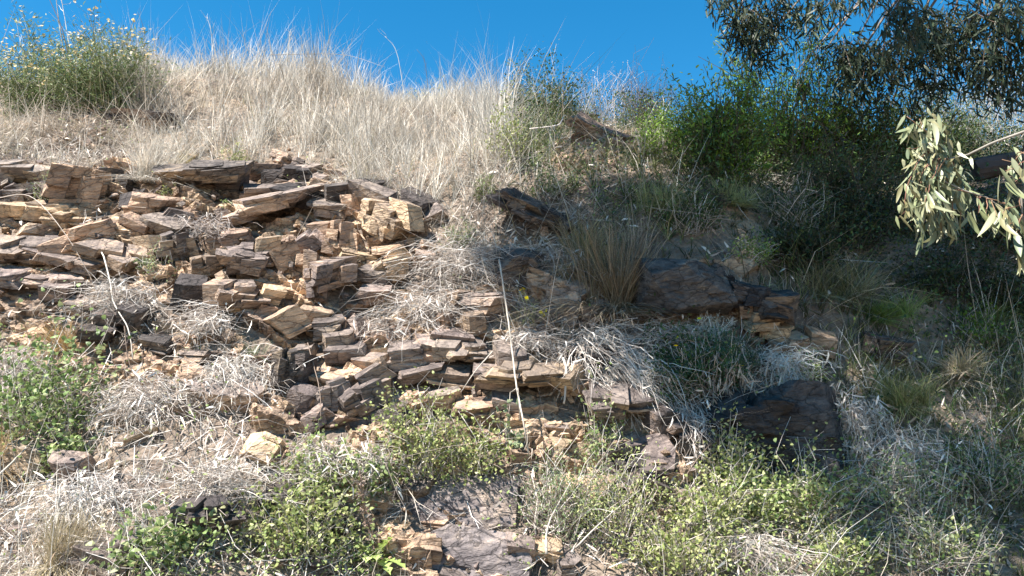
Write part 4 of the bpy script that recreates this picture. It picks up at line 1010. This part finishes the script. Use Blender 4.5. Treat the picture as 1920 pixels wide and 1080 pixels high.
tangle('dead_shrub', 60, 700, 120, 120, 300, 'grey wiry brush behind the big leafy bush', wob=.1)
tangle('dead_shrub', 200, 940, 190, 110, 420, 'whitish matted litter heap under the big leafy bush', lf=500, cols=[(.54, .49, .45), (.64, .6, .56), (.40, .34, .3)])
tangle('dead_shrub', 610, 870, 140, 90, 300, 'dead stems around the foot of the broken lower blocks', lf=80)
tangle('dead_shrub', 1240, 640, 130, 90, 260, 'dry fallen stems behind the daisy bush', dirv=(-.8, -.1, -.5), wob=.08)
tangle('dead_shrub', 1040, 500, 120, 80, 240, 'dark drooping twigs over the dark block', dirv=(.5, -.1, -.7), cols=[(.34, .29, .25), (.48, .43, .4)])
tangle('dead_shrub', 1450, 690, 130, 90, 300, 'silvery dead brush among the orange rubble', lf=60, cols=PALE)
tangle('dead_shrub', 1600, 800, 110, 200, 360, 'pale fallen leaves and stems heaped against the right side of the black boulder', lf=700, spread=.7)
tangle('dead_shrub', 1480, 380, 150, 80, 300, 'bare grey twigs low in the deep shade', dirv=(0, -.1, .3), wob=.1)
tangle('dead_shrub', 1700, 860, 140, 110, 300, 'grey dead brush in dappled shade right of the litter heap', lf=200)
tangle('dead_shrub', 1400, 1040, 190, 90, 340, 'wiry dead stems across the bottom bushes right of centre', wob=.1)
tangle('dead_shrub', 420, 930, 150, 110, 380, 'mauve grey dead brush at lower left of centre', dirv=(0, -.1, .4), wob=.08)
tangle('dead_shrub', 1000, 640, 110, 60, 240, 'straw coloured dead stems below the yellow daisies')
tangle('dead_shrub', 700, 880, 110, 90, 260, 'dead straw between the yellow green bushes and the sparse bush')

def hanging_leaves(px, py, wpx, hpx, n, label):
    P_, d, nrm = at(px, py); k = d / F_PX; P_ = P_ + nrm * .22
    root = empty('dry_leaf_bunch', P_, label, 'dead leaves')
    a = P_ + rng.normal(size=(n, 3)) * np.array([wpx * k * .28, .03, .03]); e = a + np.stack([rng.normal(size=n) * .04, -.03 * rng.random(n), -hpx * k * rng.uniform(.3, .8, n)], -1)
    pth = curve_paths(a, e, 5, .08); V, F, Cc = tubes(pth, np.full(n, .0016), np.full(n, .001), palette(n, GREYTWIG)); mesh_obj('stems', V, F, M_TWIG, root, Cc, kind='stuff')
    m = n * 4; si = rng.integers(0, n, m); pos = pth[si, rng.integers(1, 5, m)]
    V, F, Cc = leaves(pos, unit(np.array([0, -.1, -1]) + rng.normal(size=(m, 3)) * .5), unit(np.array([0, -1, .2]) + rng.normal(size=(m, 3)) * .6), rng.uniform(.04, .11, m), rng.uniform(.006, .012, m), palette(m, [(.36, .29, .22), (.46, .39, .31), (.24, .18, .14)]), .2)
    mesh_obj('leaves', V, F, M_TWIG, root, Cc, kind='stuff')
hanging_leaves(1350, 705, 70, 100, 18, 'bunch of curled dry leaves hanging below the daisy bush')
hanging_leaves(1425, 700, 60, 110, 18, 'dry leaf bunch hanging over the dark pitted boulder, right of the other bunch')

# long pale roots and stems
PALER = [(.46, .41, .35)]
RD0 = at(938, 490)[1]; RD1 = at(992, 850)[1]; RM = at(960, 650)[1]
stalk('root', [(936, 486, RD0 - RM + .12), (947, 560, (RD0 - RM) * .78), (958, 640, (RD0 - RM) * .5 + (RD1 - RM) * .1), (968, 720, (RD0 - RM) * .2 + (RD1 - RM) * .4), (981, 790, (RD1 - RM) * .8), (992, 855, RD1 - RM + .12)], .0056, [(.36, .315, .26)], 'long pale bare root hanging straight down the middle of the rock face', RM - .46, cat='root', rt=.8, forks=6)
stalk('root', [(1048, 690, .2), (1046, 730, .24), (1042, 780, .14)], .009, PALER, 'short pale stem hanging right of the long root', cat='root', rt=.7)
stalk('root', [(186, 475, .10), (215, 505, .2), (238, 550, .2), (256, 590, .2), (266, 640, .16), (268, 690, .1)], .0055, PALER, 'curved white stem hanging over the left slabs', cat='root', rt=.6)
stalk('root', [(0, 948, .16), (50, 915, .18), (90, 870, .2)], .007, PALER, 'pale stick leaning in litter at the lower left edge', cat='stick')
stalk('root', [(1022, 1080, .2), (1040, 1020, .25), (1068, 950, .28)], .007, PALER, 'pale stick crossing the fine leaved bush at the bottom', cat='stick')
stalk('root', [(1090, 1075, .25), (1130, 1020, .28), (1190, 975, .25)], .005, PALER, 'thin pale twig slanting up right at the bottom edge', cat='stick')
stalk('root', [(1450, 725, .1), (1475, 755, .22), (1485, 780, .24)], .009, [(.34, .3, .28)], 'short bent grey branch lying on top of the biggest boulder', cat='stick')
stalk('root', [(1270, 940, .2), (1290, 895, .24), (1330, 850, .2)], .0035, DARKT, 'dark thin twig crossing in front of the low weeds beneath the boulders', cat='stick')
stalk('root', [(590, 680, .18), (600, 770, .22), (612, 830, .2)], .0035, DARKT, 'dark thin twig rising left of the lower middle blocks', cat='stick')
stalk('root', [(0, 395, .12), (80, 410, .2), (150, 480, .2), (190, 545, .1)], .0035, [(.35, .3, .26)], 'thin stem arching over the slabs at the far left', cat='stick')
stalk('root', [(265, 640, .2), (290, 740, .25), (330, 830, .25), (345, 900, .2)], .0035, DARKT, 'dark thin stem running down through the left dead brush', cat='stick')
stalk('root', [(1000, 310, .3), (1040, 300, .3), (1060, 275, .3), (1085, 285, .2)], .005, [(.5, .44, .4)], 'looping bare vine in front of the reddish ridge rock', cat='stick')
stalk('root', [(500, 172, .45), (620, 165, .45), (720, 185, .4)], .004, PALER, 'long straw stem bowed across the pale grass', cat='grass stalk')
stalk('root', [(940, 690, .2), (905, 735, .2), (880, 760, .15)], .005, PALER, 'pale twig curving left off the long root', cat='stick')
# dark log in the hollow at right
def log():
    a = at(1800, 362)[0] + np.array([0, -.25, .12]); b = at(1960, 350)[0] + np.array([0, -.25, .16])
    P = curve_paths(a[None], b[None], 7, .02); V, F, Cc = tubes(P, [.10], [.085], palette(1, [(.07, .055, .05)]), 12)
    V = V + rng.normal(size=V.shape) * .006
    root = empty('fallen_log', a, 'thick dark fallen log in shade behind the lit gum leaves', 'log'); mesh_obj('trunk', V, F, M_TWIG, root, Cc)
    sp = np.array([P[0, 3]]); V, F, Cc = tubes(curve_paths(sp, sp + np.array([[.1, -.1, .3]]), 4, .05), [.03], [.012], palette(1, [(.08, .06, .05)]), 6); mesh_obj('broken_limb', V, F, M_TWIG, root, Cc)
log()

# ------------------------------------------------------------------ the eucalyptus tree: trunk outside the frame at right
GUMC = [(.028, .042, .021), (.040, .056, .028), (.022, .033, .018), (.065, .078, .046)]
TB = np.array([6.3, 4.0, 0.1])
tree = empty('eucalyptus_tree', TB, 'tall eucalyptus whose drooping dark foliage hangs across the upper right sky', 'tree')
tp = np.array([TB, TB + [-.15, .1, 2.2], TB + [-.35, .1, 4.6], TB + [-.9, .0, 7.2], TB + [-1.7, -.3, 9.6]])
def smooth_path(W, m):
    t = np.linspace(0, len(W) - 1, m); return np.stack([np.interp(t, np.arange(len(W)), W[:, i]) for i in range(3)], -1)
V, F, Cc = tubes(smooth_path(tp, 18)[None], [.26], [.10], palette(1, [(.34, .30, .26)]), 14)
mesh_obj('trunk', V, F, M_TWIG, tree, Cc, smooth=True)

clusters = []   # centre, radii, number of strands
def cl_px(px, py, depth, rx, ry, n): 
    k = depth / F_PX; clusters.append((ray_point(px, py, depth), np.array([rx * k, rx * k * .8, ry * k]) * 1.02, int(n * .62), 0))
for c_ in [(1440, 20, 7.6, 80, 62, 70), (1430, 75, 7.6, 60, 50, 40), (1390, 45, 7.6, 40, 50, 24), (1340, -12, 7.6, 40, 22, 12), (1420, 120, 7.6, 26, 36, 9), (1550, 0, 7.4, 50, 30, 22), (1690, 12, 6.0, 34, 34, 28), (1610, 95, 7.5, 55, 45, 46), (1630, 125, 7.5, 75, 50, 60),
           (1725, 85, 7.5, 80, 60, 64), (1790, 60, 7.2, 85, 60, 66), (1850, 30, 7.0, 80, 60, 60), (1880, 110, 7.0, 65, 60, 52), (1800, 130, 7.4, 70, 42, 36), (1730, 165, 7.8, 70, 40, 18), (1610, 170, 7.8, 55, 35, 12),
           (1535, 140, 8.0, 30, 50, 6), (1565, 190, 8.0, 40, 26, 4), (1675, 205, 8.0, 45, 30, 5), (1885, 170, 7.4, 60, 35, 20), (1960, 80, 7.0, 90, 90, 60), (1900, -60, 7.0, 120, 60, 60), (1650, -60, 7.4, 140, 40, 70), (1460, -70, 7.6, 100, 50, 50), (1530, 60, 8.0, 30, 50, 7), (1500, 150, 8.0, 20, 30, 5)]:
    cl_px(*c_)
def sh(px, py, t, r, n):  # out-of-view crown foliage placed up the sun ray to shade this spot
    P_, d, nn = at(px, py); clusters.append((P_ + SUN * t, np.array([r, r, r * .55]), int(n * 2.2), 1))
for c_ in [(1600, 340, 7.5, 1.0, 120), (1760, 420, 7.6, 1.0, 130), (1500, 420, 7.2, .75, 70), (1660, 500, 7.4, .95, 130), (1830, 540, 7.4, .95, 110), (1900, 380, 7.6, 1.0, 110), (1560, 520, 7.1, .5, 36), (1420, 390, 7.4, .45, 22), (1530, 260, 7.6, .7, 22), (1400, 250, 7.8, .6, 12),
           (1270, 420, 7.2, .45, 26), (1300, 240, 7.8, .4, 6), (1050, 215, 7.8, .4, 16), (1030, 540, 7.0, .42, 34), (1290, 555, 7.0, .48, 66), (1400, 560, 7.0, .45, 50), (1490, 600, 7.0, .35, 14), (1310, 700, 6.8, .42, 34), (1470, 790, 6.6, .42, 60), (1400, 800, 6.6, .32, 22), (1560, 830, 6.6, .25, 8),
           (1090, 430, 7.2, .4, 24), (1180, 470, 7.2, .40, 26), (1700, 650, 7.0, .5, 22), (1850, 690, 7.0, .6, 28), (1650, 760, 6.8, .3, 5), (1790, 830, 6.8, .5, 18), (1890, 930, 6.8, .6, 24), (1690, 970, 6.6, .35, 8), (1790, 1020, 6.6, .5, 14), (1050, 270, 7.6, .35, 20), (1150, 285, 7.6, .35, 20), (1230, 400, 7.3, .4, 22), (1170, 600, 6.9, .3, 12)]:
    sh(*c_)
# limbs reach from the trunk to each cluster
cen = np.array([c[0] for c in clusters]); hubs = []
tr_pts = smooth_path(tp, 30)[12:]
groups = {}
for i, c in enumerate(cen):
    g = 0 if c[1] > 5.2 and c[2] < 6 else (1 if c[0] > 2.2 else 2)
    groups.setdefault(g, []).append(i)
Ltw = []
for g, ids in groups.items():
    mid = cen[ids].mean(0); j = int(np.argmin(np.abs(tr_pts[:, 2] - max(4.5, mid[2] - 1.2)))); a = tr_pts[j]
    if g == 0: hub = np.array([4.4, 6.2, max(mid[2] + 1.2, 6.4)])
    else: hub = mid * .55 + a * .45 + np.array([0, 0, .3])
    P = curve_paths(a[None], hub[None], 9, .05); V, F, Cc = tubes(P, [.085], [.05], palette(1, [(.33, .28, .24)]), 8)
    mesh_obj('limb', V, F, M_TWIG, tree, Cc, smooth=True)
    st = np.repeat(hub[None], len(ids), 0)
    e = cen[ids] + np.array([0, 0, .12])
    Pb = curve_paths(st, e, 9, .05, sag=(0, 0, .10)); V, F, Cc = tubes(Pb, np.full(len(ids), .026), np.full(len(ids), .006), palette(len(ids), [(.22, .18, .15), (.30, .26, .23)]), 5)
    mesh_obj('branches', V, F, M_TWIG, tree, Cc, kind='stuff')
pos = []; dirs = []; a_ = []; e_ = []
lsc = []
for c, rad, n, up_ in clusters:
    top = c + unit(rng.normal(size=(n, 3))) * (rng.random((n, 1)) ** .4) * rad * np.array([1, 1, .8]) + np.array([0, 0, rad[2] * .3])
    ln = rng.uniform(.15, .38, n)
    end = top + np.stack([rng.normal(size=n) * .09, rng.normal(size=n) * .09, -ln], -1)
    a_.append(top); e_.append(end)
    a_.append(np.repeat(c[None], n // 2, 0)); e_.append(top[:n // 2])
    k = 15; t = rng.random((n, k, 1))
    pp = top[:, None] * (1 - t) + end[:, None] * t + rng.normal(size=(n, k, 3)) * .035; lsc.append(np.full(n * k, 1.5 if up_ else 1.0))
    pos.append(pp.reshape(-1, 3))
pos = np.concatenate(pos); m = len(pos); lsc = np.concatenate(lsc)
dr = unit(np.array([0, 0, -1.0]) + rng.normal(size=(m, 3)) * .60)
V, F, Cc = leaves(pos, dr, unit(rng.normal(size=(m, 3)) * np.array([1, 1, .3])), rng.uniform(.09, .16, m) * lsc, rng.uniform(.014, .022, m) * lsc, palette(m, GUMC), .22, droop=.1)
print('gum leaves', m)
crown = mesh_obj('crown', V, F, M_GUM, tree, Cc, kind='stuff')
a_ = np.concatenate(a_); e_ = np.concatenate(e_); kk = rng.random(len(a_)) < .5; a_ = a_[kk]; e_ = e_[kk]; V, F, Cc = tubes(curve_paths(a_, e_, 3, .06), np.full(len(a_), .003), np.full(len(a_), .0015), palette(len(a_), [(.14, .10, .08), (.2, .14, .11)]))
mesh_obj('twigs', V, [F[0]], M_TWIG, tree, Cc, kind='stuff')

# ------------------------------------------------------------------ near gum branch with big leaves, each leaf a part
GL = [(.19, .21, .10), (.23, .245, .135), (.145, .17, .09), (.27, .27, .16), (.22, .20, .10)]
leaf_meshes = {}
def big_leaf_mesh(i, mat, cc):
    r = np.random.default_rng(300 + i)
    ln = 1.0; seg = 7; sick = r.uniform(-.42, .42); dro = r.uniform(.05, .3); V = []; 
    for j in range(seg + 1):
        t = j / seg; wv = .098 * math.sin(math.pi * min(1, t ** .8)) ** .85 + .004
        c0 = np.array([sick * t * t, -dro * t * t, -t]) ; V += [c0 + [-wv, -wv * .30, 0], c0, c0 + [wv, -wv * .30, 0]]
    q = [[3 * j, 3 * j + 1, 3 * j + 4, 3 * j + 3] for j in range(seg)] + [[3 * j + 1, 3 * j + 2, 3 * j + 5, 3 * j + 4] for j in range(seg)]
    cols = np.tile(cc, (len(V), 1)); cols[1::3] = cols[1::3] * 1.15
    o = mesh_obj('leaf', np.array(V), [np.array(q)], mat, col=cols, smooth=True); me = o.data; bpy.data.objects.remove(o); return me
M_GUMBIG = plant_mat('pale_gum_leaf', .18, .42, .45)
LM = [big_leaf_mesh(i, M_GUMBIG, GL[i % 5]) for i in range(15)]

def gum_spray(name, label, depth, branch, br_r, twigs, nleaf, lsz, cat='branch', cols=None, extra=0):
    """branch: pixels of the woody branch; twigs: (x0,y0,x1,y1) pixel ends; leaves hang off the twigs"""
    W = np.array([ray_point(p[0], p[1], depth + p[2]) for p in branch])
    root = empty(name, W[0], label, cat)
    V, F, Cc = tubes(smooth_path(W, 4 * len(W))[None], [br_r], [br_r * .4], palette(1, [(.26, .23, .19)]), 8); mesh_obj('branch', V, F, M_TWIG, root, Cc, smooth=True)
    A = np.array([ray_point(t[0], t[1], depth + rng.normal() * .05) for t in twigs]); B = np.array([ray_point(t[2], t[3], depth + rng.normal() * .08) for t in twigs])
    P = curve_paths(A, B, 8, .06); V, F, Cc = tubes(P, np.full(len(A), .0022), np.full(len(A), .0012), palette(len(A), [(.20, .10, .07), (.24, .15, .09)]), 5)
    mesh_obj('twigs', V, F, M_TWIG, root, Cc, smooth=True, kind='stuff')
    for i in range(nleaf):
        j = rng.integers(0, len(A)); t = (rng.random() ** .6) * 7; i0 = min(int(t), 6); p = P[j, i0] * (1 - (t - i0)) + P[j, i0 + 1] * (t - i0) + rng.normal(size=3) * .018
        o = bpy.data.objects.new('leaf', random.choice(LM)); C.objects.link(o); o.parent = root
        o.location = [float(v) for v in (p - W[0])]
        o.rotation_euler = (rng.normal() * .28 - .12, rng.normal() * .30, rng.uniform(-1.6, 1.6))
        s = lsz * rng.uniform(.5, 1.25); o.scale = (s * rng.uniform(.8, 1.25), s, s)
    if extra:
        j = rng.integers(0, len(A), extra); q_ = P[j, rng.integers(1, 8, extra)] + rng.normal(size=(extra, 3)) * .022
        V, F, Cc = leaves(q_, unit(np.array([0, -.1, -1]) + rng.normal(size=(extra, 3)) * .35), unit(rng.normal(size=(extra, 3)) + np.array([0, -1, .2])), lsz * rng.uniform(.4, 1.0, extra), lsz * rng.uniform(.13, .2, extra), palette(extra, GL), .2)
        mesh_obj('small_leaves', V, F, M_GUMBIG, root, Cc, kind='stuff')
    return root
tw = []
for x1, y1 in [(1690, 240), (1720, 245), (1750, 235), (1690, 300), (1710, 330), (1700, 370), (1680, 400), (1670, 430), (1700, 440), (1730, 440), (1760, 430), (1790, 440), (1810, 400), (1800, 360), (1780, 330), (1740, 300), (1730, 360), (1750, 400), (1720, 410), (1690, 390), (1765, 370), (1815, 430), (1740, 460), (1770, 455)]:
    x0 = 1790 - (1790 - x1) * .25; y0 = 297 if y1 > 300 else 275
    tw.append((x0 - 12, y0, x1 * .82 + 1745 * .18, y1 - 22))
gum_spray('gum_branch', 'pale leaf spray hanging from a bare branch at the right, leaves sunlit', 3.0, [(2060, 190, .2), (1990, 225, .1), (1920, 247, 0), (1860, 268, 0), (1815, 290, 0), (1770, 300, 0), (1740, 280, 0)], .0065, tw, 285, .078, extra=330)
tw = [(1790, 355, 1850, 372), (1850, 372, 1890, 400), (1850, 372, 1850, 415), (1860, 375, 1870, 420), (1840, 368, 1835, 400), (1880, 380, 1905, 410), (1890, 395, 1900, 425)]
gum_spray('gum_branch', 'small red stemmed leaf spray just right of the large pale one', 2.95, [(1770, 340, 0), (1810, 358, 0), (1850, 370, 0), (1885, 395, 0)], .003, tw, 34, .095)
tw = [(1925, 300, 1885, 320), (1925, 330, 1895, 345), (1930, 270, 1905, 300), (1918, 370, 1895, 420), (1918, 400, 1900, 455), (1918, 400, 1915, 470), (1918, 380, 1880, 400), (1925, 420, 1930, 470), (1925, 290, 1880, 300)]
gum_spray('gum_branch', 'bluish leaf spray cut off by the right edge of the photo', 2.7, [(1960, 250, 0), (1935, 310, 0), (1915, 370, 0), (1918, 420, 0)], .006, tw, 48, .10)

GROUPS = {'leafy_bush': 'leafy bushes on the lower slope', 'bush': 'bushes and weeds among the rocks and on the ridge', 'tall_shrub': 'tall shrubs under the gum tree', 'far_shrub': 'grey green shrubs behind the gum spray',
          'grass_tuft': 'grass tufts on the bank', 'dead_shrub': 'dead shrubs draped on the rock face', 'everlasting_shrub': 'cream flowered shrubs on the skyline', 'dead_stalk': 'bare stalks over the flowering shrubs', 'grass_stalk': 'stalks standing against the sky',
          'daisy_bush': 'daisy bushes by the dark boulders', 'dry_leaf_bunch': 'hanging dry leaf bunches', 'root': 'bare roots and sticks on the slope', 'rock_ledge': 'rock ledges', 'boulder': 'boulders in the bank', 'bedrock': 'flush bedrock at the bottom', 'ivy_plant': 'ivy sprigs', 'gum_branch': 'near gum leaf sprays'}
for o in list(S.objects):
    if o.parent is None and 'label' in o.keys():
        b_ = o.name.split('.')[0]
        if b_ in GROUPS: o['group'] = GROUPS[b_]
